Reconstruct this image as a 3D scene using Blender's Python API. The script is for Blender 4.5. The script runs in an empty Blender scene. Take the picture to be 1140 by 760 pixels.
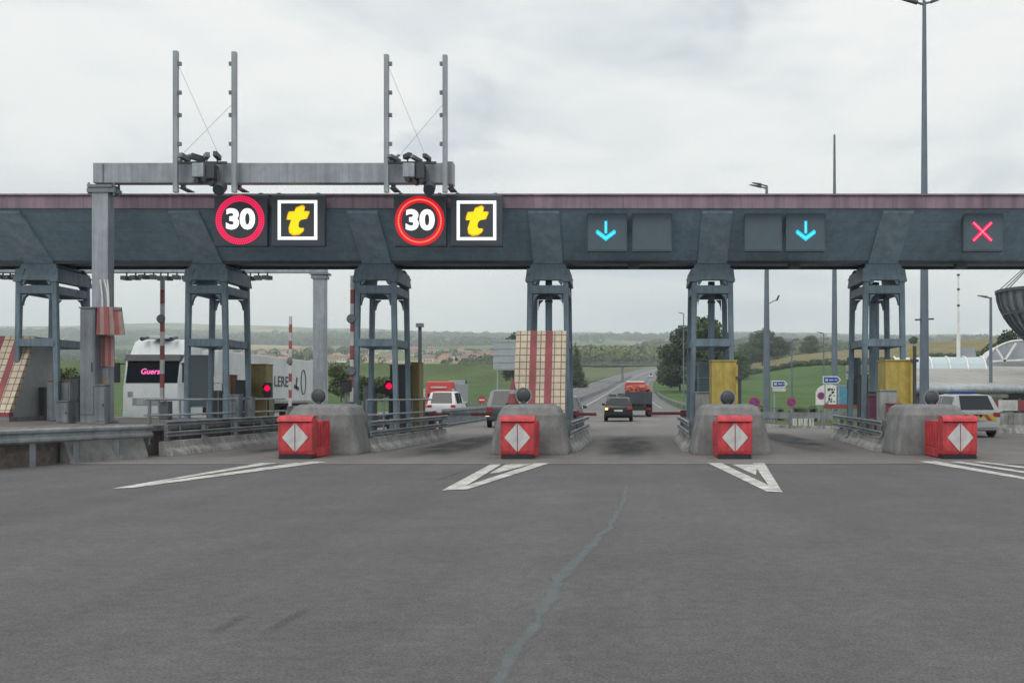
import bpy, bmesh, math, random
from mathutils import Vector, Matrix, noise
R = math.radians
random.seed(7)
# ---------------------------------------------------------------- measuring: photo pixel -> metres
F, VX, VY, H = 1100.0, 693.0, 442.0, 1.48
def P(px, py, Y): return Vector(((px - VX) / F * Y, Y, H + (VY - py) / F * Y))
def PX(px, Y): return (px - VX) / F * Y
def PZ(py, Y): return H + (VY - py) / F * Y
def G(px, py):
    Y = H * F / (py - VY)
    return ((px - VX) / F * Y, Y)

scene = bpy.context.scene
col = scene.collection

# ---------------------------------------------------------------- mesh builder
class MB:
    def __init__(s):
        s.v = []; s.f = []; s.m = []
    def add(s, verts, faces, mi=0):
        o = len(s.v)
        s.v += [Vector(p) for p in verts]
        s.f += [tuple(i + o for i in f) for f in faces]
        s.m += [mi] * len(faces)
        return s
    def box(s, x0, x1, y0, y1, z0, z1, mi=0):
        v = [(x0,y0,z0),(x1,y0,z0),(x1,y1,z0),(x0,y1,z0),(x0,y0,z1),(x1,y0,z1),(x1,y1,z1),(x0,y1,z1)]
        return s.add(v, [(3,2,1,0),(4,5,6,7),(0,1,5,4),(1,2,6,5),(2,3,7,6),(3,0,4,7)], mi)
    def hexa(s, b, t, mi=0):           # 4 bottom points, 4 top points
        return s.add(list(b) + list(t), [(3,2,1,0),(4,5,6,7),(0,1,5,4),(1,2,6,5),(2,3,7,6),(3,0,4,7)], mi)
    def cbox(s, c, size, rz=0, rx=0, ry=0, mi=0):
        M = Matrix.Rotation(rz,3,'Z') @ Matrix.Rotation(ry,3,'Y') @ Matrix.Rotation(rx,3,'X')
        c = Vector(c); h = [k/2 for k in size]
        v = [c + M @ Vector((a*h[0], b*h[1], d*h[2])) for d in (-1,1) for a,b in ((-1,-1),(1,-1),(1,1),(-1,1))]
        return s.add(v, [(3,2,1,0),(4,5,6,7),(0,1,5,4),(1,2,6,5),(2,3,7,6),(3,0,4,7)], mi)
    def tube(s, p, q, r0, r1=None, n=10, mi=0, caps=True):
        p = Vector(p); q = Vector(q); r1 = r0 if r1 is None else r1
        d = (q - p).normalized()
        a = d.orthogonal().normalized(); b = d.cross(a)
        v = []
        for c, r in ((p, r0), (q, r1)):
            for i in range(n):
                t = 2*math.pi*i/n
                v.append(c + a*(r*math.cos(t)) + b*(r*math.sin(t)))
        f = [(i, (i+1) % n, n+(i+1) % n, n+i) for i in range(n)]
        if caps: f += [tuple(reversed(range(n))), tuple(range(n, 2*n))]
        return s.add(v, f, mi)
    def bar(s, p, q, w, h=None, mi=0, w1=None, h1=None):      # square bar between two points
        p = Vector(p); q = Vector(q); h = w if h is None else h
        w1 = w if w1 is None else w1; h1 = h if h1 is None else h1
        d = (q - p).normalized()
        up = Vector((0,0,1)) if abs(d.z) < .9 else Vector((0,1,0))
        a = d.cross(up).normalized(); b = a.cross(d)
        bb = [p + a*(i*w/2) + b*(j*h/2) for i, j in ((-1,-1),(1,-1),(1,1),(-1,1))]
        tt = [q + a*(i*w1/2) + b*(j*h1/2) for i, j in ((-1,-1),(1,-1),(1,1),(-1,1))]
        return s.hexa(bb, tt, mi)
    def prism(s, poly, fn, a, b, mi=0):  # poly: 2-D points; fn(u,v,w)->xyz
        n = len(poly)
        v = [fn(u, w, a) for u, w in poly] + [fn(u, w, b) for u, w in poly]
        f = [tuple(reversed(range(n))), tuple(range(n, 2*n))] + [(i, (i+1) % n, n+(i+1) % n, n+i) for i in range(n)]
        return s.add(v, f, mi)
    def lathe(s, c, prof, n=20, mi=0, axis='Z'):
        c = Vector(c); v = []; k = len(prof)
        for i in range(n):
            t = 2*math.pi*i/n
            for r, z in prof:
                if axis == 'Z': v.append(c + Vector((r*math.cos(t), r*math.sin(t), z)))
                elif axis == 'Y': v.append(c + Vector((r*math.cos(t), z, r*math.sin(t))))
                else: v.append(c + Vector((z, r*math.cos(t), r*math.sin(t))))
        f = []
        for i in range(n):
            j = (i+1) % n
            for q in range(k-1): f.append((i*k+q, j*k+q, j*k+q+1, i*k+q+1))
        return s.add(v, f, mi)
    def sweep(s, path, prof, closed=True, mi=0, caps=True):   # path of 3-D points; prof (right offset, z)
        path = [Vector(p) for p in path]; k = len(prof); v = []
        for i, p in enumerate(path):
            d0 = path[min(i+1, len(path)-1)] - path[max(i-1, 0)]
            d = Vector((d0.x, d0.y, 0)).normalized(); r = Vector((d.y, -d.x, 0))
            for a, z in prof: v.append(p + r*a + Vector((0,0,z)))
        f = []
        for i in range(len(path)-1):
            for q in range(k if closed else k-1):
                q2 = (q+1) % k
                f.append((i*k+q, i*k+q2, (i+1)*k+q2, (i+1)*k+q))
        if closed and caps: f += [tuple(range(k)), tuple((len(path)-1)*k + q for q in reversed(range(k)))]
        return s.add(v, f, mi)
    def build(s, name, mats, parent=None, at=None, smooth=False, bevel=0, seg=2):
        if not isinstance(mats, (list, tuple)): mats = [mats]
        off = Vector((0,0,0)); q = parent
        while q is not None: off += q.location; q = q.parent
        if at is not None: off = Vector(at)
        me = bpy.data.meshes.new(name)
        me.from_pydata([p - off for p in s.v], [], s.f)
        for m in mats: me.materials.append(m)
        for p, mi in zip(me.polygons, s.m): p.material_index = mi
        bm = bmesh.new(); bm.from_mesh(me)
        bmesh.ops.recalc_face_normals(bm, faces=bm.faces)
        if bevel:
            es = [e for e in bm.edges if len(e.link_faces) == 2 and e.calc_face_angle(0) > R(25)]
            bmesh.ops.bevel(bm, geom=es, offset=bevel, segments=seg, affect='EDGES', profile=.6, clamp_overlap=True)
        bm.to_mesh(me); bm.free()
        if smooth:
            for p in me.polygons: p.use_smooth = True
            if smooth != 'all': me.set_sharp_from_angle(angle=R(40))
        o = bpy.data.objects.new(name, me); col.objects.link(o)
        if parent is not None: o.parent = parent
        elif at is not None: o.location = Vector(at)
        return o

def tag(o, label, cat, group=None):
    o['label'] = label; o['category'] = cat
    if group: o['group'] = group
    return o
def struct(o):
    o['kind'] = 'structure'; return o
def thing(name, loc, label, cat, group=None):
    o = bpy.data.objects.new(name, None); col.objects.link(o)
    o.empty_display_size = .3; o.location = Vector(loc)
    return tag(o, label, cat, group)
def dup(root, loc, rz=0, label=None, group=None, scale=None, cat=None):
    def cp(o, par):
        c = o.copy(); col.objects.link(c)
        if par is not None:
            c.parent = par
        for ch in kids.get(o.name, []): cp(ch, c)
        return c
    kids = {}
    for o in list(bpy.data.objects):
        if o.parent is not None: kids.setdefault(o.parent.name, []).append(o)
    r = cp(root, None)
    r.location = Vector(loc); r.rotation_euler = (0,0,rz)
    if scale: r.scale = scale if isinstance(scale, (tuple, list)) else (scale,)*3
    if label: r['label'] = label
    if group: r['group'] = group
    if cat: r['category'] = cat
    return r

# ---------------------------------------------------------------- materials
def mat(name, c, rough=.7, metal=0, var=.18, scale=3, dirt=.25, dscale=.6, bump=.0, bscale=40, spec=.5, emit=None, es=0):
    m = bpy.data.materials.new(name); m.use_nodes = True
    nt = m.node_tree; N = nt.nodes; L = nt.links
    b = N['Principled BSDF']
    b.inputs['Roughness'].default_value = rough; b.inputs['Metallic'].default_value = metal
    b.inputs['Specular IOR Level'].default_value = spec
    tc = N.new('ShaderNodeTexCoord')
    def nz(sc, det=5, rg=.6):
        n = N.new('ShaderNodeTexNoise'); n.inputs['Scale'].default_value = sc
        n.inputs['Detail'].default_value = det; n.inputs['Roughness'].default_value = rg
        L.new(tc.outputs['Object'], n.inputs['Vector']); return n
    def mr(src, a, bb, lo, hi):
        r = N.new('ShaderNodeMapRange'); L.new(src, r.inputs[0])
        for k, val in zip((1,2,3,4), (a,bb,lo,hi)): r.inputs[k].default_value = val
        return r.outputs[0]
    f1 = mr(nz(scale).outputs['Fac'], .3, .7, 1-var, 1+var)
    f2 = mr(nz(dscale, 6, .65).outputs['Fac'], .35, .65, 1-dirt, 1+dirt*.4)
    mu = N.new('ShaderNodeMath'); mu.operation = 'MULTIPLY'; L.new(f1, mu.inputs[0]); L.new(f2, mu.inputs[1])
    vm = N.new('ShaderNodeVectorMath'); vm.operation = 'SCALE'; vm.inputs[0].default_value = c[:3]
    L.new(mu.outputs[0], vm.inputs['Scale'])
    L.new(vm.outputs[0], b.inputs['Base Color'])
    if bump:
        bp = N.new('ShaderNodeBump'); bp.inputs['Strength'].default_value = bump; bp.inputs['Distance'].default_value = .02
        L.new(nz(bscale, 4).outputs['Fac'], bp.inputs['Height']); L.new(bp.outputs[0], b.inputs['Normal'])
    if emit:
        b.inputs['Emission Color'].default_value = (*emit, 1); b.inputs['Emission Strength'].default_value = es
    m['vm'] = 1
    return m
def glow(name, c, s):
    m = bpy.data.materials.new(name); m.use_nodes = True
    b = m.node_tree.nodes['Principled BSDF']
    b.inputs['Base Color'].default_value = (c[0]*.3, c[1]*.3, c[2]*.3, 1)
    b.inputs['Emission Color'].default_value = (*c, 1); b.inputs['Emission Strength'].default_value = s
    return m
def glassy(name, c, rough=.08):
    m = bpy.data.materials.new(name); m.use_nodes = True
    b = m.node_tree.nodes['Principled BSDF']
    b.inputs['Base Color'].default_value = (*c, 1); b.inputs['Roughness'].default_value = rough
    b.inputs['Specular IOR Level'].default_value = .35
    return m

M = dict(
 soffit = mat('soffit_veiled_sheet', (.29,.42,.52), .75, var=.1, scale=6, dirt=.15, dscale=.5),  # blue-grey sheet, base colour raised to carry the windscreen veil
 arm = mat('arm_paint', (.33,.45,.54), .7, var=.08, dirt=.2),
 fascia = mat('fascia_maroon', (.25,.18,.225), .6, var=.1, scale=2, dirt=.22, dscale=.35),
 roof = mat('roof_sheet', (.3,.3,.3), .6),
 column = mat('column_veiled_paint', (.165,.235,.29), .6, var=.12, dirt=.25),  # grey-blue paint lightened, windscreen flare mixed into the colour
 galv = mat('galvanised_steel', (.33,.37,.405), .5, .25, var=.1, dirt=.2),
 galvdark = mat('weathered_steel', (.2,.225,.25), .55, .2, var=.14, dirt=.3),
 pole = mat('pole_grey', (.14,.18,.225), .55, .1, var=.08, dirt=.15),
 rail = mat('rail_zinc', (.25,.275,.29), .5, .3, var=.15, dirt=.35, dscale=1.2),
 concrete = mat('concrete', (.2,.205,.205), .9, var=.2, scale=5, dirt=.45, dscale=1.1, bump=.3, bscale=30),
 nose = mat('nose_concrete', (.215,.22,.22), .9, var=.12, scale=14, dirt=.28, dscale=1.6, bump=.35, bscale=45),
 concrete2 = mat('pale_concrete', (.36,.36,.35), .9, var=.18, scale=4, dirt=.4, dscale=.9, bump=.2),
 soil = mat('gravel_soil', (.16,.14,.125), .95, var=.35, scale=9, dirt=.4, bump=.6, bscale=25),
 red = mat('red_plastic', (.55,.05,.062), .55, var=.16, scale=11, dirt=.38, dscale=3.2),
 reddull = mat('dull_red', (.27,.06,.07), .6, var=.15, dirt=.3),
 white = mat('white_paint', (.74,.74,.73), .5, var=.06, dirt=.18, dscale=1.5),
 whiteg = mat('grimy_white', (.55,.56,.56), .6, var=.1, dirt=.3, dscale=1.6),
 paint = mat('road_paint', (.5,.495,.47), .85, var=.3, scale=14, dirt=.45, dscale=2.5),
 black = mat('black_plastic', (.018,.02,.023), .5, var=.1),
 dark = mat('dark_metal', (.05,.057,.066), .5, var=.12, dirt=.2),
 rubber = mat('rubber', (.02,.02,.021), .85),
 yellow = mat('yellow_paint', (.47,.36,.085), .5, var=.07, dirt=.2, dscale=1.5),
 ochre = mat('ochre_paint', (.27,.22,.09), .6, var=.1, dirt=.25),
 grey = mat('grey_cabinet', (.3,.32,.32), .55, var=.08, dirt=.25, dscale=1.4),
 brownbox = mat('brown_box', (.28,.12,.08), .6),
 maroon = mat('maroon_panel', (.14,.05,.1), .6),
 screen = mat('sign_face', (.045,.057,.072), .45, var=.05, dirt=.1),
 cab = mat('sign_cabinet', (.06,.085,.11), .55, var=.08, dirt=.2),
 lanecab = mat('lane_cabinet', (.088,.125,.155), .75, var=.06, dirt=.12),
 basket = mat('basket_steel', (.085,.1,.115), .6, .2, var=.15), basketin = mat('basket_mesh', (.21,.24,.255), .7, var=.2),
 tan = mat('tan_panel', (.36,.29,.2), .7, var=.12, dirt=.3),
 glass = glassy('dark_glass', (.012,.016,.02)),
 ltglass = glassy('pale_glass', (.42,.5,.53), .15),
 ltglass2 = glassy('screen_glass', (.1,.14,.16), .1),
 truckwhite = mat('truck_white', (.58,.62,.63), .35, var=.03, dirt=.14),
 carblack = mat('car_black', (.017,.019,.022), .25, .2, var=.05, dirt=.1),
 cargrey = mat('car_grey', (.09,.1,.115), .3, .3, var=.05, dirt=.1),
 carsilver = mat('car_silver', (.42,.44,.46), .3, .4, var=.05, dirt=.1),
 carwhite = mat('car_white', (.6,.62,.63), .3, var=.03, dirt=.12),
 tipper = mat('tipper_green', (.045,.062,.07), .6, var=.15, dirt=.3),
 redload = mat('red_load', (.4,.07,.06), .7, var=.35, scale=4, dirt=.3),
 orange = mat('orange_load', (.5,.15,.1), .7, var=.3, scale=5),
 redtruck = mat('red_truck', (.55,.05,.05), .4, var=.08, dirt=.2),
 rim = mat('rim_alloy', (.4,.41,.42), .35, .6),
 tail = mat('tail_lens', (.4,.02,.025), .3, var=.05),
 blue = mat('sign_blue', (.02,.11,.42), .45, var=.06),
 cyanboard = mat('board_cyan', (.09,.28,.4), .5, var=.25, scale=3),
 noparkblue = mat('nopark_blue', (.09,.07,.3), .5),
 signred = mat('sign_red', (.5,.04,.07), .5),
 plate = mat('plate', (.6,.6,.55), .5),
 chevyellow = mat('chevron_yellow', (.7,.55,.03), .4),
 chevred = mat('chevron_red', (.45,.08,.05), .4),
 metalroof = mat('metal_roof', (.34,.33,.31), .6, .1, var=.15, dirt=.3, dscale=.2),
 bark = mat('bark', (.07,.055,.045), .9, var=.3),
 wire = mat('wire', (.2,.21,.22), .5, .5),
 signback = mat('sign_back', (.36,.39,.42), .5, .3, var=.06, dirt=.1),
 ledred = glow('led_pink_red', (.68,.0,.065), 1.0),
 leddot = glow('led_pink_dot', (1.0,.12,.26), 1.0),
 ledorange = glow('led_orange_red', (1.0,.13,.06), 1.0),
 leddotor = glow('led_orange_dot', (1.0,.32,.2), 1.0),
 ledrim = glow('led_red_rim', (.75,.0,.02), .8),
 ledwhite = glow('led_white', (1,1,1), 1.05),
 ledyellow = glow('led_yellow', (1.0,.72,.0), 1.0),
 ledamber = glow('led_amber', (.75,.42,.0), 1.0),
 ledcyan = glow('led_cyan', (.0,.62,.88), 1.0),
 ledcyan2 = glow('led_cyan_pale', (.2,.85,1.0), 1.0),
 ledx = glow('led_x_red', (.95,.0,.08), 1.0),
 ledx2 = glow('led_x_pink', (1.0,.22,.36), 1.0),
 neon = glow('neon_pink', (1.0,.16,.5), 1.1),
 sigred = glow('signal_red', (1.0,.0,.08), 1.0),
 winker = glow('indicator_amber', (1.0,.75,.3), 1.6),
 headl = glow('headlight', (1.0,.9,.75), 1.2),
)

# special materials -------------------------------------------------------------
def asphalt(name, c, speck=.35, patch=.12):
    m = mat(name, c, .88, var=.1, scale=1.3, dirt=patch, dscale=.12, bump=.5, bscale=55)
    nt = m.node_tree; N = nt.nodes; L = nt.links; b = N['Principled BSDF']
    tc = [n for n in N if n.type == 'TEX_COORD'][0]
    src = b.inputs['Base Color'].links[0].from_socket
    for sc, lo, hi, v in ((52, .3, .7, speck), (9, .35, .65, speck*.28)):
        n = N.new('ShaderNodeTexNoise'); n.inputs['Scale'].default_value = sc; n.inputs['Detail'].default_value = 3
        L.new(tc.outputs['Object'], n.inputs['Vector'])
        r = N.new('ShaderNodeMapRange'); L.new(n.outputs['Fac'], r.inputs[0])
        for k, val in zip((1,2,3,4), (lo, hi, 1-v, 1+v)): r.inputs[k].default_value = val
        vm = N.new('ShaderNodeVectorMath'); vm.operation = 'SCALE'; L.new(src, vm.inputs[0]); L.new(r.outputs[0], vm.inputs['Scale'])
        src = vm.outputs[0]
    # long soft streaks along the driving direction
    mp = N.new('ShaderNodeMapping'); mp.inputs['Scale'].default_value = (.9, .045, 1); L.new(tc.outputs['Object'], mp.inputs[0])
    n = N.new('ShaderNodeTexNoise'); n.inputs['Scale'].default_value = 1.0; n.inputs['Detail'].default_value = 4; L.new(mp.outputs[0], n.inputs['Vector'])
    r = N.new('ShaderNodeMapRange'); L.new(n.outputs['Fac'], r.inputs[0])
    for k, val in zip((1,2,3,4), (.3,.7,.88,1.1)): r.inputs[k].default_value = val
    vm = N.new('ShaderNodeVectorMath'); vm.operation = 'SCALE'; L.new(src, vm.inputs[0]); L.new(r.outputs[0], vm.inputs['Scale'])
    L.new(vm.outputs[0], b.inputs['Base Color'])
    return m
M['asphalt'] = asphalt('asphalt', (.0975,.0935,.0955), .4, .2)
M['apron'] = asphalt('apron_asphalt', (.16,.151,.145), .25, .2)
M['joint'] = asphalt('joint_filler', (.2,.19,.18), .4, .4)
M['farroad'] = asphalt('far_asphalt', (.13,.128,.13), .1, .1)

def alpha_patch(name, c, amount, scale=2.0, stretch=(1,1,1)):       # worn marks: stain with a soft ragged edge
    m = bpy.data.materials.new(name); m.use_nodes = True
    nt = m.node_tree; N = nt.nodes; L = nt.links; b = N['Principled BSDF']
    b.inputs['Base Color'].default_value = (*c, 1); b.inputs['Roughness'].default_value = .8
    uv = N.new('ShaderNodeUVMap'); sp = N.new('ShaderNodeSeparateXYZ'); L.new(uv.outputs[0], sp.inputs[0])
    def edge(s):
        a = N.new('ShaderNodeMath'); a.operation = 'SUBTRACT'; L.new(s, a.inputs[0]); a.inputs[1].default_value = .5
        d = N.new('ShaderNodeMath'); d.operation = 'ABSOLUTE'; L.new(a.outputs[0], d.inputs[0])
        r = N.new('ShaderNodeMapRange'); r.interpolation_type = 'SMOOTHSTEP'; L.new(d.outputs[0], r.inputs[0])
        for k, v in zip((1,2,3,4), (.1,.5,1,0)): r.inputs[k].default_value = v
        return r.outputs[0]
    mu = N.new('ShaderNodeMath'); mu.operation = 'MULTIPLY'; L.new(edge(sp.outputs[0]), mu.inputs[0]); L.new(edge(sp.outputs[1]), mu.inputs[1])
    tc = N.new('ShaderNodeTexCoord'); mp = N.new('ShaderNodeMapping'); mp.inputs['Scale'].default_value = stretch; L.new(tc.outputs['Object'], mp.inputs[0])
    n = N.new('ShaderNodeTexNoise'); n.inputs['Scale'].default_value = scale; n.inputs['Detail'].default_value = 5; L.new(mp.outputs[0], n.inputs['Vector'])
    r = N.new('ShaderNodeMapRange'); L.new(n.outputs['Fac'], r.inputs[0])
    for k, v in zip((1,2,3,4), (.3,.6,.1 if 'seam' not in name else .4,amount)): r.inputs[k].default_value = v
    m2 = N.new('ShaderNodeMath'); m2.operation = 'MULTIPLY'; L.new(mu.outputs[0], m2.inputs[0]); L.new(r.outputs[0], m2.inputs[1])
    L.new(m2.outputs[0], b.inputs['Alpha'])
    return m
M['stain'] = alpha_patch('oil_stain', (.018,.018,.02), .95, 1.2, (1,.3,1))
M['seam'] = alpha_patch('tar_seam', (.15,.174,.18), .62, 5)

def tile_mat():
    m = mat('cream_tile', (.56,.47,.35), .45, var=.08, dirt=.22, dscale=1.0)
    nt = m.node_tree; N = nt.nodes; L = nt.links; b = N['Principled BSDF']
    src = b.inputs['Base Color'].links[0].from_socket
    br = N.new('ShaderNodeTexBrick'); br.offset = 0; br.inputs['Scale'].default_value = 1
    br.inputs['Brick Width'].default_value = .2; br.inputs['Row Height'].default_value = .2; br.inputs['Mortar Size'].default_value = .014
    br.inputs['Color1'].default_value = (1,1,1,1); br.inputs['Color2'].default_value = (.9,.9,.88,1); br.inputs['Mortar'].default_value = (.22,.18,.15,1)
    uv = N.new('ShaderNodeUVMap'); L.new(uv.outputs[0], br.inputs['Vector'])
    mx = N.new('ShaderNodeMix'); mx.data_type = 'RGBA'; mx.blend_type = 'MULTIPLY'; mx.inputs[0].default_value = 1
    L.new(src, mx.inputs[6]); L.new(br.outputs['Color'], mx.inputs[7]); L.new(mx.outputs[2], b.inputs['Base Color'])
    return m
M['tile'] = tile_mat()
M['tilegrey'] = mat('grey_tile', (.3,.31,.32), .5, var=.1, dirt=.25)
def add_lines(m, axis, period, depth, width=.12):                   # panel joints / sheet ribs as bump and faint colour
    nt = m.node_tree; N = nt.nodes; L = nt.links; b = N['Principled BSDF']
    tc = [n for n in N if n.type == 'TEX_COORD'][0]
    sp = N.new('ShaderNodeSeparateXYZ'); L.new(tc.outputs['Object'], sp.inputs[0])
    d = N.new('ShaderNodeMath'); d.operation = 'DIVIDE'; L.new(sp.outputs[axis], d.inputs[0]); d.inputs[1].default_value = period
    fr = N.new('ShaderNodeMath'); fr.operation = 'FRACT'; L.new(d.outputs[0], fr.inputs[0])
    lt = N.new('ShaderNodeMath'); lt.operation = 'LESS_THAN'; L.new(fr.outputs[0], lt.inputs[0]); lt.inputs[1].default_value = width
    src = b.inputs['Base Color'].links[0].from_socket
    r = N.new('ShaderNodeMapRange'); L.new(lt.outputs[0], r.inputs[0]); r.inputs[3].default_value = 1; r.inputs[4].default_value = 1 - depth
    vm = N.new('ShaderNodeVectorMath'); vm.operation = 'SCALE'; L.new(src, vm.inputs[0]); L.new(r.outputs[0], vm.inputs['Scale'])
    L.new(vm.outputs[0], b.inputs['Base Color'])
def add_streaks(m, amt, sc=5.0):                                    # rain streaks running down
    nt = m.node_tree; N = nt.nodes; L = nt.links; b = N['Principled BSDF']
    tc = [n for n in N if n.type == 'TEX_COORD'][0]
    mp = N.new('ShaderNodeMapping'); mp.inputs['Scale'].default_value = (sc, sc, sc*.07); L.new(tc.outputs['Object'], mp.inputs[0])
    n = N.new('ShaderNodeTexNoise'); n.inputs['Scale'].default_value = 1; n.inputs['Detail'].default_value = 4; n.inputs['Roughness'].default_value = .65
    L.new(mp.outputs[0], n.inputs['Vector'])
    r = N.new('ShaderNodeMapRange'); L.new(n.outputs['Fac'], r.inputs[0])
    for k, v in zip((1,2,3,4), (.35,.62,1-amt,1+amt*.35)): r.inputs[k].default_value = v
    vm = N.new('ShaderNodeVectorMath'); vm.operation = 'SCALE'; L.new(b.inputs['Base Color'].links[0].from_socket, vm.inputs[0]); L.new(r.outputs[0], vm.inputs['Scale'])
    L.new(vm.outputs[0], b.inputs['Base Color'])
for k_, a_, c_ in (('fascia',.3,4),('soffit',.12,3),('column',.25,7),('galv',.22,6),('galvdark',.25,6),('nose',.16,5),('concrete2',.4,6),('red',.25,9),('yellow',.2,6),('grey',.25,7),('tile',.2,5),('rail',.2,5),('arm',.2,4),('ochre',.25,6),('pole',.12,6),('truckwhite',.05,3)):
    add_streaks(M[k_], a_, c_)
add_lines(M['soffit'], 2, .24, .07, .18)
add_lines(M['soffit'], 0, 1.06, .14, .02)
add_lines(M['fascia'], 0, 2.65, .3, .012)
add_lines(M['metalroof'], 0, 1.2, .25, .1)

def leaf_mat(name, c1, c2, scale=.35):
    m = bpy.data.materials.new(name); m.use_nodes = True
    nt = m.node_tree; N = nt.nodes; L = nt.links; b = N['Principled BSDF']
    tc = N.new('ShaderNodeTexCoord'); n = N.new('ShaderNodeTexNoise'); n.inputs['Scale'].default_value = scale; n.inputs['Detail'].default_value = 6
    n.inputs['Roughness'].default_value = .75
    L.new(tc.outputs['Object'], n.inputs['Vector'])
    oi = N.new('ShaderNodeObjectInfo')
    ad = N.new('ShaderNodeMath'); ad.operation = 'MULTIPLY_ADD'; L.new(oi.outputs['Random'], ad.inputs[0]); ad.inputs[1].default_value = .2; ad.inputs[2].default_value = -.1
    a2 = N.new('ShaderNodeMath'); a2.operation = 'ADD'; L.new(ad.outputs[0], a2.inputs[0]); L.new(n.outputs['Fac'], a2.inputs[1])
    r = N.new('ShaderNodeValToRGB'); r.color_ramp.elements[0].position = .33; r.color_ramp.elements[1].position = .68
    r.color_ramp.elements[0].color = (*c1, 1); r.color_ramp.elements[1].color = (*c2, 1)
    L.new(a2.outputs[0], r.inputs[0]); L.new(r.outputs[0], b.inputs['Base Color'])
    b.inputs['Roughness'].default_value = .85; b.inputs['Specular IOR Level'].default_value = .2
    return m
M['leaf'] = leaf_mat('leaf_green', (.032,.058,.026), (.095,.14,.06))
M['leafdark'] = leaf_mat('leaf_dark', (.028,.05,.03), (.075,.11,.058))
M['leafpale'] = leaf_mat('leaf_pale', (.05,.075,.03), (.15,.18,.07), .2)
M['wood'] = leaf_mat('wood_canopy', (.03,.05,.026), (.075,.105,.045), .012)
M['woodpale'] = leaf_mat('wood_canopy_pale', (.07,.1,.04), (.23,.25,.1), .05)

# ---------------------------------------------------------------- text helper
def text_polys(s, size, bold, depth):
    cu = bpy.data.curves.new('lettering', 'FONT'); cu.body = s; cu.size = size; cu.offset = bold; cu.extrude = depth/2
    cu.align_x = 'CENTER'; cu.align_y = 'CENTER'; cu.resolution_u = 4
    o = bpy.data.objects.new('lettering', cu); col.objects.link(o)
    me = bpy.data.meshes.new_from_object(o, depsgraph=bpy.context.evaluated_depsgraph_get())
    vs = [v.co.copy() for v in me.vertices]; fs = [tuple(p.vertices) for p in me.polygons]
    bpy.data.objects.remove(o); bpy.data.curves.remove(cu); bpy.data.meshes.remove(me)
    return vs, fs
def text_into(mb, s, c, size, bold=0, depth=.01, shear=0, sx=1, mi=0, side=False):
    vs, fs = text_polys(s, size, bold, depth)
    c = Vector(c)
    if side: out = [c + Vector((v.z, v.x*sx, v.y)) for v in vs]
    else: out = [c + Vector((v.x*sx + v.y*shear, -v.z, v.y)) for v in vs]
    mb.add(out, fs, mi)

# ---------------------------------------------------------------- terrain
PROF = [(-200,0),(110,0),(150,.45),(200,1.3),(300,3.7),(450,8.9),(600,15.5),(800,25.5),(1100,41.5),(1600,68),(2500,128),(4000,240),(5500,352),(7200,372)]
def zprof(Y):
    if Y <= 110: return 0.0
    for i in range(len(PROF)-1):
        if PROF[i][0] <= Y <= PROF[i+1][0]:
            def sl(k):
                k0 = max(k-1, 0); k1 = min(k+1, len(PROF)-1)
                return 0 if k <= 1 else (PROF[k1][1]-PROF[k0][1])/(PROF[k1][0]-PROF[k0][0])
            h = PROF[i+1][0]-PROF[i][0]; t = (Y-PROF[i][0])/h
            a, b = PROF[i][1], PROF[i+1][1]
            return (2*t**3-3*t*t+1)*a + (t**3-2*t*t+t)*h*sl(i) + (-2*t**3+3*t*t)*b + (t**3-t*t)*h*sl(i+1)
    return PROF[-1][1]
def sst(a, b, x):
    t = min(1, max(0, (x-a)/(b-a))); return t*t*(3-2*t)
def lerp_tab(tab, x):
    if x <= tab[0][0]: return tab[0][1]
    for (a, va), (b, vb) in zip(tab, tab[1:]):
        if x <= b: return va + (vb-va)*(x-a)/(b-a)
    return tab[-1][1]
CL = [(60,0),(150,0.1),(200,.5),(270,1.7),(350,3.7),(430,6.8),(500,10.5),(550,14.0),(620,20),(700,28.5),(800,41),(900,56),(1000,73)]
def roadx(Y): return lerp_tab(CL, Y)
def terr(X, Y):
    z = zprof(Y)
    rx = roadx(Y)
    side = sst(25, 90, X-rx) if X > rx else sst(35, 110, rx-13-X)
    if Y > 110:
        z += side * 22*math.exp(-((X-235)/115)**2/2 - ((Y-570)/150)**2/2)
        z += side * sst(150, 320, Y)*(1-sst(500,800,Y)) * 1.5*noise.noise((X/60, Y/60, 2))
        z += side * sst(700, 1500, Y) * 14*noise.noise((X/420, Y/420, 5))
        z += sst(2200, 5200, Y) * (24*noise.noise((X/1500, Y/1900, 9)) - .011*X + 14*noise.noise((X/500, Y/600, 3)))
    return z
# field colours (linear base colours of what grows there)
FIELD = [(.08,.115,.045),(.10,.13,.05),(.24,.2,.1),(.065,.095,.04),(.3,.24,.13),(.12,.14,.055),(.05,.075,.035),(.19,.18,.08)]
def bnd(X): return max(385, 497-.92*(X-40)) if X < 101 else max(385, 441-.5*(X-101))
def field_col(X, Y):
    if Y < 105: return (.085,.105,.045)
    rx = roadx(Y)
    if X > rx:
        if Y < bnd(X): return (.064,.112,.034)
        if Y < bnd(X)+14: return (.13,.115,.055)
        if Y < 1100 and X > 40: return (.18,.155,.078)
    else:
        if Y < 520: return (.062,.106,.035)
        if Y < 780 and X > rx-130: return (.10,.115,.055)
    w = 40*noise.noise((X/160, Y/160, 1))
    i, j = math.floor((X + w + .25*Y)/190), math.floor((Y + 2*w)/240)
    rnd = random.Random(i*7919 + j*104729)
    return rnd.choice(FIELD)
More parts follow.
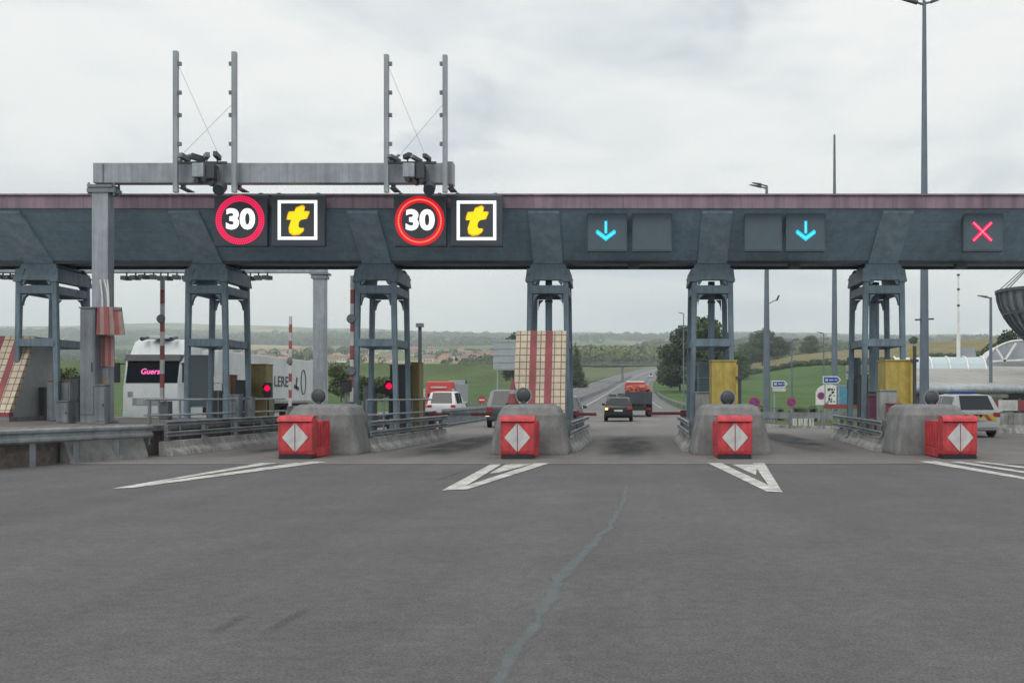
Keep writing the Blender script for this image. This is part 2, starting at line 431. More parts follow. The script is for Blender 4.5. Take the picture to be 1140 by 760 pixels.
def make_ground():
    ys = [-200,-100,-50,0,30,50,70,90,100,110]
    y = 110
    while y < 7200:
        y += max(8, y*.022); ys.append(y)
    ts = []
    t = -.70
    while t <= .46: ts.append(t); t += .0058
    ts = [-3,-2,-1.5,-1.2,-1.0,-.9,-.82,-.76] + ts + [.5,.56,.64,.75,.9,1.1,1.4,2,3]
    verts = []; cols = []
    for Y in ys:
        for t in ts:
            X = t*(max(Y, 0)+80)
            verts.append((X, Y, terr(X, Y)-.06)); cols.append(field_col(X, Y))
    n = len(ts)
    faces = [(i*n+j, i*n+j+1, (i+1)*n+j+1, (i+1)*n+j) for i in range(len(ys)-1) for j in range(n-1)]
    me = bpy.data.meshes.new('ground'); me.from_pydata(verts, [], faces)
    ca = me.color_attributes.new('field', 'FLOAT_COLOR', 'POINT')
    for i, c in enumerate(cols): ca.data[i].color = (*c, 1)
    for p in me.polygons: p.use_smooth = True
    m = bpy.data.materials.new('ground_fields'); m.use_nodes = True
    nt = m.node_tree; N = nt.nodes; L = nt.links; b = N['Principled BSDF']; b.inputs['Roughness'].default_value = .95
    b.inputs['Specular IOR Level'].default_value = .1
    at = N.new('ShaderNodeAttribute'); at.attribute_name = 'field'
    tc = N.new('ShaderNodeTexCoord'); src = at.outputs['Color']
    for sc, v in ((1.6,.3),(.12,.28),(.02,.2)):
        nn = N.new('ShaderNodeTexNoise'); nn.inputs['Scale'].default_value = sc; nn.inputs['Detail'].default_value = 6; nn.inputs['Roughness'].default_value = .7
        L.new(tc.outputs['Object'], nn.inputs['Vector'])
        r = N.new('ShaderNodeMapRange'); L.new(nn.outputs['Fac'], r.inputs[0])
        for k, val in zip((1,2,3,4), (.3,.7,1-v,1+v)): r.inputs[k].default_value = val
        vm = N.new('ShaderNodeVectorMath'); vm.operation = 'SCALE'; L.new(src, vm.inputs[0]); L.new(r.outputs[0], vm.inputs['Scale']); src = vm.outputs[0]
    L.new(src, b.inputs['Base Color'])
    me.materials.append(m)
    o = bpy.data.objects.new('ground', me); col.objects.link(o); struct(o)
    return ys
YS = make_ground()

def flat(name, poly, z, m, at=None):
    mb = MB(); mb.add([(x, y, z) for x, y in poly], [tuple(range(len(poly)))])
    return mb.build(name, m, at=at)
# plaza asphalt
struct(flat('road', [(-70,-60),(45,-60),(45,22.1),(-70,22.1)], 0, M['asphalt']))
ap = [(-70,22.1),(45,22.1),(45,43),(16,44.5),(10,45.5),(7.3,50),(7.0,110.0),(-5.6,110.0),(-18.9,110.0),(-45,62),(-70,52)]
struct(flat('apron', ap, .004, M['apron']))
def strip(name, c0, w0, w1, z, m, y0, y1):
    rows = [y0] + [y for y in YS if y0 < y < y1] + [y1]
    mb = MB(); v = []
    for Y in rows:
        x = roadx(Y) + c0; v += [(x+w0, Y, zprof(Y)+z), (x+w1, Y, zprof(Y)+z)]
    mb.add(v, [(2*i, 2*i+1, 2*i+3, 2*i+2) for i in range(len(rows)-1)])
    return mb.build(name, m)
struct(strip('carriageway', 0, -5.7, 6.9, .02, M['farroad'], 110, 980))
struct(strip('opposite_carriageway', -13.2, -5.6, 5.4, .02, M['farroad'], 110, 980))
struct(strip('median_strip', -6.7, -1.1, 1.0, .03, M['concrete'], 110, 980))
mk = MB()
def mark_strip(x0, x1, y0, y1, dash=None):
    y = y0
    while y < y1:
        e = min(y1, y + (dash[0] if dash else 30))
        ys = [y, e]
        mk.add([(roadx(y)+x0, y, zprof(y)+.05+.00006*y), (roadx(y)+x1, y, zprof(y)+.05+.00006*y), (roadx(e)+x1, e, zprof(e)+.05+.00006*e), (roadx(e)+x0, e, zprof(e)+.05+.00006*e)], [(0,1,2,3)])
        y = e + (dash[1] if dash else 0)
mark_strip(-5.3, -5.0, 120, 900)
mark_strip(4.65, 4.8, 122, 900)
mark_strip(-.25, -.05, 122, 800, (6, 12))
mark_strip(-8.6, -8.3, 120, 900)
mark_strip(-17.9, -17.6, 120, 900)
mark_strip(-13.3, -13.1, 122, 800, (6, 12))
struct(mk.build('lane_lines', M['paint']))
# chevrons painted ahead of the islands
ch = MB()
def gpoly(pts, z=.0085):
    ch.add([(*G(*p), z) for p in pts], [tuple(range(len(pts)))])
gpoly([(546,517),(558,517),(513,544.5),(492,546)])
gpoly([(492,546),(511,543.5),(596,515.8),(611,515.8),(520,545)], .0095)
gpoly([(545,527),(563,517),(592,516.5),(556,526)])
gpoly([(788,515.5),(803,515.5),(872,548),(853,547)])
gpoly([(838,515.5),(851,515.5),(871,548),(856,541)], .0095)
gpoly([(815,517),(843,517),(841.5,529)])
gpoly([(125,544),(141,542.3),(308,515.5),(290,515.5)])
gpoly([(125,544),(148,543.2),(364,514.2),(346,513.9),(140,541.5)], .0095)
gpoly([(205,533),(330,515.3),(337,515.8),(224,532)])
gpoly([(1022,513.5),(1042,513.5),(1145,532),(1145,534.5)])
gpoly([(1058,514),(1070,514),(1145,525.5),(1145,527.5)], .0095)
gpoly([(1084,514),(1092,514),(1145,520),(1145,522)])
struct(ch.build('chevron_markings', M['paint']))
# joint between the two surfaces, marks in the lanes, tar seam, tyre marks
struct(flat('expansion_joint', [(-70,21.9),(45,21.9),(45,22.2),(-70,22.2)], .0065, M['joint']))
def patch(name, quad, z, m):
    me = bpy.data.meshes.new(name); me.from_pydata([(x,y,z) for x,y in quad], [], [(0,1,2,3)])
    uv = me.uv_layers.new(name='UVMap')
    for i, c in enumerate(((0,0),(1,0),(1,1),(0,1))): uv.data[i].uv = c
    me.materials.append(m); o = bpy.data.objects.new(name, me); col.objects.link(o); return struct(o)
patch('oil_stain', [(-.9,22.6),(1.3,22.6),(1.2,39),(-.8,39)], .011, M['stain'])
patch('oil_stain', [(4.6,25),(6.6,25),(6.9,44),(5.2,44)], .011, M['stain'])
patch('oil_stain', [(-6.3,22.8),(-3.9,22.8),(-4.0,41),(-5.6,41)], .011, M['stain'])
patch('oil_stain', [(-11,23),(-9.2,23),(-9.2,40),(-10.6,40)], .011, M['stain'])
M['skid'] = alpha_patch('tyre_mark', (.05,.05,.055), .24, 1.0)
for a, b in (((225,712),(285,678)), ((285,712),(350,672)), ((470,540),(530,520))):
    (xa, ya), (xb, yb) = G(*a), G(*b)
    patch('tyre_mark', [(xa-.07, ya),(xa+.07, ya),(xb+.07, yb),(xb-.07, yb)], .004, M['skid'])
def seam():
    pts = [(698,540),(696,551),(688,572),(676,588),(658,608),(642,624),(628,637),(617,655),(607,673),(599,690),(588,708),(571,733),(545,768),(480,860)]
    me = bpy.data.meshes.new('tar_seam'); v = []; f = []; uvs = []
    W = [.04,.06,.07,.07,.08,.09,.1,.085,.075,.06,.06,.06,.055,.05]
    g = [G(*p) for p in pts]
    fine = []
    for i in range(len(g)-1):
        k = 6
        for j in range(k):
            t_ = j/k; x = g[i][0]+(g[i+1][0]-g[i][0])*t_; y = g[i][1]+(g[i+1][1]-g[i][1])*t_; w0 = W[i]+(W[i+1]-W[i])*t_
            fine.append((x+.05*noise.noise((y*1.3,0,4)), y, w0*(.75+.7*noise.noise((y*3.1,2,0)))))
    g = [(a_, b_) for a_, b_, c_ in fine]; W = [max(.03, c_*1.4) for a_, b_, c_ in fine]
    for i, (x, y) in enumerate(g): v += [(x-W[i], y, .0045), (x+W[i], y, .0045)]
    for i in range(len(g)-1):
        f.append((2*i, 2*i+1, 2*i+3, 2*i+2)); uvs += [(0,.5),(1,.5),(1,.5),(0,.5)]
    me.from_pydata(v, [], f); uv = me.uv_layers.new(name='UVMap')
    for i, c in enumerate(uvs): uv.data[i].uv = c
    me.materials.append(M['seam']); o = bpy.data.objects.new('tar_seam', me); col.objects.link(o); struct(o)
seam()

# ---------------------------------------------------------------- W-beam rails
WB = [(.0,.0),(.05,.035),(.05,.075),(.0,.11),(.0,.15),(.05,.185),(.05,.225),(.0,.26),(-.012,.26),(-.012,0)]
def wb(z0, s=1, sc=1): return [(s*a, z0 + z*sc) for a, z in WB]
def along(path, step, inset=.3):
    out = []; path = [Vector(p) for p in path]; d = inset
    L = sum((b-a).length for a, b in zip(path, path[1:]))
    while d <= L - inset + 1e-6:
        q = d
        for a, b in zip(path, path[1:]):
            l = (b-a).length
            if q <= l or b is path[-1]: out.append(a + (b-a)*min(1, q/l)); break
            q -= l
        d += step
    return out

# ---------------------------------------------------------------- canopy
CX0, CX1 = -46.0, 34.0
can = thing('toll_canopy', (0, 31.7, 5.75), 'long V-shaped toll canopy with maroon fascia and dark ribbed underside', 'canopy')
fy = 29.1
ex = lambda u, v, w: (w, u, v)
MB().prism([(fy,7.03),(fy+.1,7.03),(fy+.1,7.41),(fy,7.41)], ex, CX0, CX1).build('fascia', M['fascia'], can, bevel=.012)
MB().prism([(34.3,7.03),(34.4,7.03),(34.4,7.41),(34.3,7.41)], ex, CX0, CX1).build('fascia', M['fascia'], can)
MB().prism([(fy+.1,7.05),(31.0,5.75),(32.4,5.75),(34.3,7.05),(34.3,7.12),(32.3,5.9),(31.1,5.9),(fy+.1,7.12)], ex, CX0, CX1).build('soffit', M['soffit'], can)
MB().prism([(fy+.1,7.25),(31.7,7.15),(34.3,7.25),(34.3,7.34),(31.7,7.24),(fy+.1,7.34)], ex, CX0, CX1).build('roof', M['roof'], can)
MB().prism([(fy-.05,7.412),(fy+.2,7.412),(fy+.2,7.46),(fy-.05,7.46)], ex, CX0, CX1).build('coping', M['fascia'], can)
mb = MB()
mb.box(CX0, CX1, 30.98, 31.06, 5.66, 5.748); mb.box(CX0, CX1, 32.32, 32.4, 5.66, 5.748)
mb.build('edge_girder', M['dark'], can)

# ---------------------------------------------------------------- columns
def make_column(X, zb, label):
    t = thing('canopy_column', (X, 31.8, zb), label, 'column', 'four-legged columns under the toll canopy')
    hw, yf, yr = .55, 30.9, 32.7
    for s in (-1, 1):
        for y in (yf, yr):
            mb = MB(); x = X + s*hw
            w = .086
            mb.hexa([(x+s*.09-w*.8,y-w*.8,zb),(x+s*.09+w*.8,y-w*.8,zb),(x+s*.09+w*.8,y+w*.8,zb),(x+s*.09-w*.8,y+w*.8,zb)],
                    [(x-w,y-w,5.35),(x+w,y-w,5.35),(x+w,y+w,5.35),(x-w,y+w,5.35)])
            mb.box(x+s*.09-.17, x+s*.09+.17, y-.17, y+.17, zb, zb+.03)
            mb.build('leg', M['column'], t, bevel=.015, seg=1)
    for z, hh in ((3.18,.12),(4.84,.13)):
        for y in (yf, yr):
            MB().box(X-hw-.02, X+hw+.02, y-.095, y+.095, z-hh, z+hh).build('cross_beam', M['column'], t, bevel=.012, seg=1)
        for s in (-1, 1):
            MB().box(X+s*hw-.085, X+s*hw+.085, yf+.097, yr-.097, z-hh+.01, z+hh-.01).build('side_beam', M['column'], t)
    # gussets making the arched corners
    mb = MB()
    for y in (yf, yr):
        for s in (-1, 1):
            x = X + s*(hw-.1)
            mb.prism([(x,4.685),(x-s*.17,4.685),(x-s*.06,4.58),(x-s*.015,4.45),(x,4.35)], lambda u,v,w: (u,w,v), y-.07, y+.07)
            mb.prism([(x,4.995),(x-s*.06,4.995),(x-s*.14,5.125),(x,5.125)], lambda u,v,w: (u,w,v), y-.07, y+.07)
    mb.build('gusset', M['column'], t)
    hd = MB()
    yA, yB = yf-.13, yr+.13
    hd.hexa([(X-.70,yA,5.08),(X-.45,yA,5.08),(X-.45,yB,5.08),(X-.70,yB,5.08)], [(X-.66,yA+.1,5.50),(X-.38,yA+.1,5.50),(X-.38,yB-.1,5.50),(X-.66,yB-.1,5.50)])
    hd.hexa([(X+.45,yA,5.08),(X+.70,yA,5.08),(X+.70,yB,5.08),(X+.45,yB,5.08)], [(X+.38,yA+.1,5.50),(X+.66,yA+.1,5.50),(X+.66,yB-.1,5.50),(X+.38,yB-.1,5.50)])
    hd.hexa([(X-.71,yA+.012,5.13),(X+.71,yA+.012,5.13),(X+.71,yA+.11,5.13),(X-.71,yA+.11,5.13)], [(X-.54,yA+.2,5.655),(X+.54,yA+.2,5.655),(X+.54,yA+.3,5.655),(X-.54,yA+.3,5.655)])
    hd.hexa([(X-.71,yB-.11,5.34),(X+.71,yB-.11,5.34),(X+.71,yB-.012,5.34),(X-.71,yB-.012,5.34)], [(X-.54,yB-.3,5.655),(X+.54,yB-.3,5.655),(X+.54,yB-.2,5.655),(X-.54,yB-.2,5.655)])
    hd.box(X-.5, X+.5, yA+.31, yB-.31, 5.56, 5.652)
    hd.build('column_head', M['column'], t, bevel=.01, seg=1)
    for sgn, (y0, y1) in ((1, (31.02, fy+.14)), (-1, (32.38, 34.24))):
        mb = MB(); w = .46
        d = -.16
        mb.hexa([(X-w,y0,5.64),(X+w,y0,5.64),(X+w,y0+sgn*.12,5.70),(X-w,y0+sgn*.12,5.70)],
                [(X-w,y1,6.93),(X+w,y1,6.93),(X+w,y1+sgn*.02,7.02),(X-w,y1+sgn*.02,7.02)])
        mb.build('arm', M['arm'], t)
    return t
COLS = [(-18.3,.78,'leftmost four-legged grey canopy column, on the raised island by the left tiled wedge'),
        (-13.0,.78,'four-legged grey canopy column beside the white lorry and behind the zinc handrail'),
        (-7.71,.16,'four-legged grey canopy column on the island with the right-hand red lit lane signal'),
        (-2.33,.16,'four-legged grey canopy column standing behind the cream tiled wedge of the middle island'),
        (2.81,.16,'four-legged grey canopy column on the island of the left yellow cabinet'),
        (8.17,.16,'four-legged grey canopy column on the island of the right yellow cabinet, beside the estate car')]
for X, zb, lb in COLS:
    make_column(X, zb, lb)
for X, Y, lb, r, z0 in ((-2.35,31.5,'dark drainpipe down the middle of the column behind the tiled wedge',.11,.16),(2.86,31.8,'dark drainpipe down the middle of the column by the left yellow cabinet',.11,.16),(8.15,32.0,'dark drainpipe down the middle of the column by the right yellow cabinet',.16,.16),(-12.75,31.6,'thin drainpipe inside the column beside the white lorry',.04,.78)):
    t = thing('drainpipe', (X,Y,z0), lb, 'pipe', 'drainpipes inside the columns')
    MB().tube((X,Y,z0),(X,Y,5.19), r, n=14).build('pipe', M['column'], t, smooth=True)
    mb = MB()
    for z in (1.6,3.2,4.5): MB().tube((X,Y,z),(X,Y,z+.06), r+.02, n=14).build('pipe_clip', M['dark'], t)

# ---------------------------------------------------------------- islands
def uv_box(o, scale=1):
    me = o.data; uv = me.uv_layers.new(name='UVMap')
    for p in me.polygons:
        n = p.normal
        for li in p.loop_indices:
            c = me.vertices[me.loops[li].vertex_index].co
            uv.data[li].uv = (c.y*scale, c.z*scale) if abs(n.x) > .7 else (c.x*scale, (c.z if abs(n.z) < .8 else c.y)*scale)
def guard(parent, path, s, top=.83, concrete_h=.37, posts=True):
    mb = MB()
    prof = [(s*.0,0.0),(s*.26,0.0),(s*.22,.1),(s*.1,.2),(s*.06,concrete_h),(s*-.1,concrete_h),(s*-.1,0)]
    mb.sweep(path, prof); mb.build('barrier_wall', M['concrete2'], parent, bevel=.01, seg=1)
    rl = MB()
    for z0 in (top-.4, top-.13): rl.sweep(path, [(s*.1+a, z) for a, z in wb(z0, s, .54)])
    g = rl.build('guardrail', M['rail'], parent)
    for p in along(path, 2.0, .25):
        d = MB(); d.box(p.x-.06, p.x+.045, p.y-.07, p.y+.07, concrete_h-.1, top+.03); d.build('post', M['galvdark'], g)
def make_island(k, xf, xr, yr, label, front=25.3):
    t = thing('toll_island', (xf, front, 0), label, 'toll island', 'toll islands with concrete noses')
    hw = .92
    path = lambda s: [(xf+s*hw, front+1.3, 0), (xf+(xr-xf)*.5+s*hw, (front+yr)/2, 0), (xr+s*hw, yr, 0)]
    slab = MB(); slab.hexa([(xf-hw+.1,front+.6,0),(xf+hw-.1,front+.6,0),(xr+hw-.1,yr+.4,0),(xr-hw+.1,yr+.4,0)], [(xf-hw+.1,front+.6,.16),(xf+hw-.1,front+.6,.16),(xr+hw-.1,yr+.4,.16),(xr-hw+.1,yr+.4,.16)])
    slab.build('slab', M['concrete'], t)
    # nose block: tapering concrete hump
    rings = []
    for z, w, y0 in ((0,1.01,0),(.1,1.01,.0),(.55,.93,.03),(1.02,.82,.08),(1.22,.72,.18),(1.295,.58,.3)):
        rings.append((z, w, y0))
    v = []; n = 12
    for z, w, y0 in rings:
        ya, yb = front+y0, front+1.75-y0*.3
        c = .13
        pts = [(-w+c,ya),(w-c,ya),(w-c*.3,ya+c*.3),(w,ya+c),(w,yb-c),(w-c*.3,yb-c*.3),(w-c,yb),(-w+c,yb),(-w+c*.3,yb-c*.3),(-w,yb-c),(-w,ya+c),(-w+c*.3,ya+c*.3)]
        v += [(xf+x+  .002*noise.noise((x*3,y*3,z*4)), y+.003*noise.noise((x*3+9,y*3,z*4)), z) for x, y in pts]
    f = [(i*n+j, i*n+(j+1) % n, (i+1)*n+(j+1) % n, (i+1)*n+j) for i in range(len(rings)-1) for j in range(n)]
    f += [tuple(reversed(range(n))), tuple(range((len(rings)-1)*n, len(rings)*n))]
    b = MB(); b.add(v, f); nb = b.build('end_block', M['nose'], t, bevel=.03)
    for s in (-1, 1): guard(t, path(s) , s)
    return t
make_island(1, -7.8, -7.3, 35.4, 'toll island with concrete nose between the red lit signal and the leftmost red cushion')
make_island(2, -2.4, -2.2, 34.6, 'toll island with concrete nose carrying the tiled wedge and the traffic cone')
make_island(3, 2.8, 2.95, 34.4, 'toll island with concrete nose carrying the left yellow cabinet')
make_island(4, 8.0, 8.75, 36.2, 'toll island with concrete nose carrying the right yellow cabinet, rightmost in view')

# red crash cushions
def make_cushion(X, label, back=False):
    Y = 23.6
    t = thing('crash_cushion', (X, Y, 0), label, 'crash cushion', 'red crash cushions ahead of the islands')
    w = .41
    b = MB()
    b.prism([(Y+.02,.1),(Y+.0,.2),(Y+.0,.86),(Y+.05,.95),(Y+.3,1.0),(Y+.42,.96),(Y+.42,.1)], ex, X-w, X+w)
    b.build('front_module', M['red'], t, bevel=.03)
    hood = MB(); hood.prism([(Y-.05,.9),(Y-.02,.98),(Y+.1,1.04),(Y+.36,1.04),(Y+.36,1.003),(Y+.12,.99),(Y+.0,.9)], ex, X-w-.012, X+w+.012); hood.build('hood', M['red'], t, bevel=.008, seg=1)
    r = MB(); r.box(X-w+.025, X+w-.025, Y+.43, Y+1.55, .12, .9)
    r.box(X-w+.015, X+w-.015, Y+.45, Y+1.53, .02, .24)
    body = r.build('rear_module', M['red'], t, bevel=.02)
    for s in (-1, 1):
        for i in range(5):
            MB().box(X+s*(w-.02)-.018, X+s*(w-.02)+.018, Y+.52+i*.21, Y+.6+i*.21, .28, .86).build('rib', M['red'], body, bevel=.006, seg=1)
    p = MB()
    p.prism([(-w+.02,.0),(w-.02,.0),(w-.02,.098),(.2,.098),(.0,.14),(-.2,.098),(-w+.02,.098)], lambda u, v, q: (X+u, q, v), Y-.006, Y+.35); p.build('base', M['black'], t)
    d = MB()
    for s in (-1, 1):
        d.prism([(s*.012,.18),(s*.31,.52),(s*.012,.86)], lambda u, v, q: (X+u, q, v), Y-.012, Y-.002)
    d.build('reflector_diamond', M['whiteg'], t)
    return t
make_cushion(-7.82, 'red crash cushion with white diamond ahead of the island of the red lit signal, leftmost')
make_cushion(-2.51, 'red crash cushion with white diamond ahead of the tiled wedge island')
make_cushion(2.69, 'red crash cushion with white diamond ahead of the left yellow cabinet island')
make_cushion(8.07, 'red crash cushion with white diamond beside the white estate car, rightmost')

# round black lamps on the noses (a dish with a pale rim on a stem)
def make_beacon(px, py, label):
    Y = 26.1; c = P(px, py, Y); zt = 1.27
    t = thing('beacon_lamp', (c.x, Y, zt), label, 'beacon', 'round dark beacons on the concrete noses')
    MB().tube((c.x,Y,zt),(c.x,Y,c.z-.1), .07, .05, n=12).build('stem', M['dark'], t)
    MB().lathe((c.x,Y,c.z), [(0,-.07),(.1,-.066),(.175,-.03),(.19,.0),(.17,.05),(.1,.09),(0,.1)], 24, axis='Y').build('lamp_body', M['dark'], t, smooth=True)
    MB().lathe((c.x,Y,c.z), [(.188,-.02),(.212,-.025),(.216,.0),(.19,.02)], 24, axis='Y').build('rim', M['grey'], t, smooth=True)
make_beacon(355, 441, 'round dark beacon on the concrete nose of the leftmost red cushion')
make_beacon(583, 440, 'round dark beacon on the concrete nose in front of the tiled wedge')
make_beacon(810, 443, 'round dark beacon on the concrete nose in front of the left yellow cabinet')
make_beacon(1037, 443, 'round dark beacon on the concrete nose in front of the white estate car')

# traffic cone on the middle nose
c = P(571, 450, 26.4)
t = thing('traffic_cone', (c.x, 26.4, 1.28), 'faded dark red traffic cone on the nose in front of the tiled wedge', 'cone')
MB().box(c.x-.17, c.x+.17, 26.23, 26.57, 1.28, 1.32).build('base', M['rubber'], t)
MB().lathe((c.x,26.4,1.32), [(.15,0),(.125,.12),(.085,.36),(.025,.64),(0,.645)], 16).build('cone_body', M['reddull'], t, smooth=True)
MB().lathe((c.x,26.4,1.32), [(.108,.25),(.089,.36)], 16).build('band', M['grey'], t, smooth=True)

# ---------------------------------------------------------------- raised island at the left with its rail
pl = [(-46,19.6),(-13.3,19.6),(-12.6,22.2),(-11.95,24.2),(-11.85,36.3),(-46,36.3)]
mb = MB(); n = len(pl)
mb.add([(x,y,0) for x,y in pl]+[(x,y,.74) for x,y in pl], [tuple(range(n,2*n))]+[(i,(i+1)%n,n+(i+1)%n,n+i) for i in range(n)])
struct(mb.build('raised_pavement', M['soil']))
mb = MB()
for a, b in zip(pl[1:4], pl[2:5]): mb.bar((a[0]+.03,a[1],.70),(b[0]+.03,b[1],.70), .3, .14)
struct(mb.build('kerb', M['concrete']))
path = [(-15.2,15.5,0),(-13.9,17.6,0),(-12.75,20.1,0),(-12.1,22.4,0),(-11.55,24.1,0)]
t = thing('crash_barrier', path[2], 'curved zinc crash barrier at the left road edge with bare posts', 'crash barrier')
mb = MB(); mb.sweep(path, [(a+.08, z) for a, z in wb(.5, 1, 1.25)]); g = mb.build('beam', M['rail'], t)
for p in along(path, 1.15, .4): MB().cbox((p.x-.03,p.y,.42), (.11,.09,.84), rz=R(20)).build('post', M['galvdark'], t)
MB().sweep([(-12.45,22.0,0),(-12.05,23.2,0),(-11.72,24.1,0)], [(-.1,0),(.22,0),(.18,.12),(.02,.5),(-.1,.5)]).build('concrete_foot', M['concrete'], t)
path = [(-11.5,24.7,0),(-11.3,29,0),(-11.15,33.5,0)]
t = thing('crash_barrier', path[0], 'double-railed crash barrier on pale concrete foot left of the leftmost red cushion', 'crash barrier')
guard(t, path, 1, top=.88)
def handrail(name, pts, z0, zt, zm, label, step=1.6):
    t = thing(name, pts[0], label, 'handrail', 'zinc handrails on the islands')
    for z in (zt, zm):
        mb = MB()
        for a, b in zip(pts, pts[1:]): mb.tube((a[0],a[1],z),(b[0],b[1],z), .028, n=8)
        mb.build('rail', M['galv'], t)
    for p in along([Vector((a[0],a[1],0)) for a in pts], step, .02): MB().tube((p.x,p.y,z0),(p.x,p.y,zt+.02), .03, n=8).build('post', M['galvdark'], t)
handrail('handrail', [(-11.75,24.5,.4),(-11.6,29,.4),(-11.45,33.5,.4)], .3, 1.42, 1.02, 'two-bar zinc handrail on the raised pavement in front of the white lorry')
handrail('handrail', [(-12.9,27.5,.74),(-12.1,25.0,.74)], .74, 1.42, 1.02, 'two-bar zinc handrail across the raised pavement at the foot of the lorry')
handrail('handrail', [(-7.05,27.2,.16),(-6.85,31,.16),(-6.7,34.8,.16)], .16, 1.4, .98, 'two-bar zinc handrail on the island of the right-hand red lit signal')

# ---------------------------------------------------------------- tiled wedges
def make_wedge(X0, X1, Yb, Yt, zt, zb, label, stripes, depth=1.0):
    t = thing('tiled_wedge', ((X0+X1)/2, Yt, zb), label, 'booth guard', 'cream tiled wedges with red stripes')
    o = MB().prism([(Yb,zb+.14),(Yt,zt),(Yt+.12,zt),(Yb+.2,zb+.14)], ex, X0, X1).build('tiled_face', M['tile'], t); uv_box(o)
    slope = lambda z: Yb + (Yt-Yb)*(z-zb-.14)/(zt-zb-.14)
    for a, b in stripes:
        MB().prism([(Yb-.012,zb+.141),(Yt-.012,zt-.002),(Yt-.002,zt-.002),(Yb-.002,zb+.141)], ex, a, b).build('red_stripe', M['reddull'], t)
    o = MB().prism([(Yb+.2,zb),(Yt+.12,zt-.02),(Yt+depth,zt-.02),(Yt+depth,zb)], ex, X0+.03, X1-.03).build('side_wall', M['tilegrey'], t)
    MB().box(X0, X1, Yb-.03, Yb+.2, zb, zb+.137).build('red_skirting', M['reddull'], t)
Yw = 28.7
make_wedge(PX(574,Yw), PX(630,Yw), 28.1, 28.9, 3.42, .9, 'cream tiled wedge with two dark red stripes behind the middle concrete nose', [(PX(590,Yw), PX(597.5,Yw)), (PX(607,Yw), PX(615,Yw))], .5)
MB2 = MB(); MB2.box(PX(577,Yw), PX(627,Yw), 28.3, 29.3, .16, .9)
tag(MB2.build('plinth', M['concrete'], at=(PX(602,Yw),28.7,.16)), 'concrete plinth carrying the cream tiled wedge on the middle island', 'plinth')
make_wedge(-20.1, -18.62, 30.0, 31.3, 3.42, .88, 'cream tiled wedge with dark red stripes at the far left edge', [(-19.75,-19.55),(-19.2,-19.0)], 1.2)
MB2 = MB(); MB2.box(-20.2, -18.5, 29.8, 32.6, .74, .88)
tag(MB2.build('plinth', M['concrete'], at=(-19.3,31,.74)), 'low concrete plinth under the tiled wedge at the far left', 'plinth')

# ---------------------------------------------------------------- front gantry, antennas, cameras
YG = 28.0
gx0, gx1 = PX(102, YG), PX(120, YG)
t = thing('sign_gantry', (gx0+.25, YG, .74), 'pale grey cantilever gantry with one square post in front of the canopy', 'gantry')
MB().box(gx0, gx1, YG, YG+.36, .74, 7.5).build('post', M['galv'], t, bevel=.02)
MB().box(PX(103,YG), PX(502,YG), YG+.02, YG+.34, PZ(203.5,YG), PZ(181,YG)).build('beam', M['galv'], t, bevel=.015)
mb = MB(); mb.box(gx0-.1, gx1+.14, YG-.06, YG+.42, 7.42, 7.5); mb.box(gx0-.12, gx1+.2, YG-.04, YG+.4, 7.28, 7.40)
for dx in (-.09, .62): 
    for dy in (.02, .3): mb.tube((gx0+dx,YG+dy,7.2),(gx0+dx,YG+dy,7.56), .03, n=6)
mb.build('flange', M['galvdark'], t)
MB().box(PX(497,YG), PX(504,YG), YG-.02, YG+.38, PZ(205,YG), PZ(180,YG)).build('end_plate', M['galv'], t)
MB().box(gx0+.3, gx0+.33, YG-.012, YG-.002, PZ(203,YG), PZ(182,YG)).build('seam_strip', M['galvdark'], t)
mb = MB(); mb.box(gx0-.08, gx1+.08, YG-.08, YG+.44, .74, .8)
mb.build('foot_plate', M['galvdark'], t)
MB().box(gx0+.02, gx1-.02, YG-.02, YG-.002, .85, 2.05).build('cover_plate', M['tan'], t)
# conduit on the gantry post
cd = thing('cable_conduit', (gx1-.1, YG-.05, 2.6), 'looped pale cables running down the gantry post', 'cable')
mb = MB()
for dx, b in ((-.1,.06),(.02,.1),(.1,.04)):
    pr = None
    for i in range(11):
        z = 3.5 + i*.13; q = Vector((gx1-.08+dx+b*math.sin(i*.32), YG-.06, z))
        if pr is not None: mb.tube(pr, q, .022, n=6)
        pr = q
mb.build('cable', M['white'], cd)
for px, top in ((197,58),(262,59),(431,62),(496,62.5)):
    Y = 27.85; X = PX(px, Y)
    lab = {197:'tall square antenna mast, leftmost of the four on the gantry beam',262:'tall square antenna mast on the gantry beam above the left speed display',431:'tall square antenna mast on the gantry beam left of the right camera cluster',496:'tall square antenna mast at the free end of the gantry beam'}[px]
    t = thing('antenna_mast', (X, Y, PZ(215,Y)), lab, 'antenna mast', 'antenna masts on the gantry beam')
    MB().box(X-.065, X+.065, Y-.13, Y, PZ(215,Y), PZ(top,Y)).build('mast', M['galv'], t, bevel=.008, seg=1)
    s = 1 if px in (197, 431) else -1
    for py in (72, 104, 129, 161):
        zz = PZ(py, Y); MB().box(min(X+s*.068, X+s*.15), max(X+s*.068, X+s*.15), Y-.1, Y-.02, zz-.05, zz+.05).build('clamp', M['galvdark'], t)
    # stay wire to the camera cluster
    tx = PX(px + s*(52 if s > 0 else -52)*1.0, Y) if False else PX({197:248,262:203,431:476,496:441}[px], Y)
    ty = {197:178,262:175,431:178,496:180}[px]; sy = {197:70,262:118,431:75,496:118}[px]
    MB().tube((X+s*.06, Y-.14-.03*s, PZ(sy,Y)), (tx, Y-.14-.03*s, PZ(ty,Y)), .005, n=5).build('stay_wire', M['wire'], t)
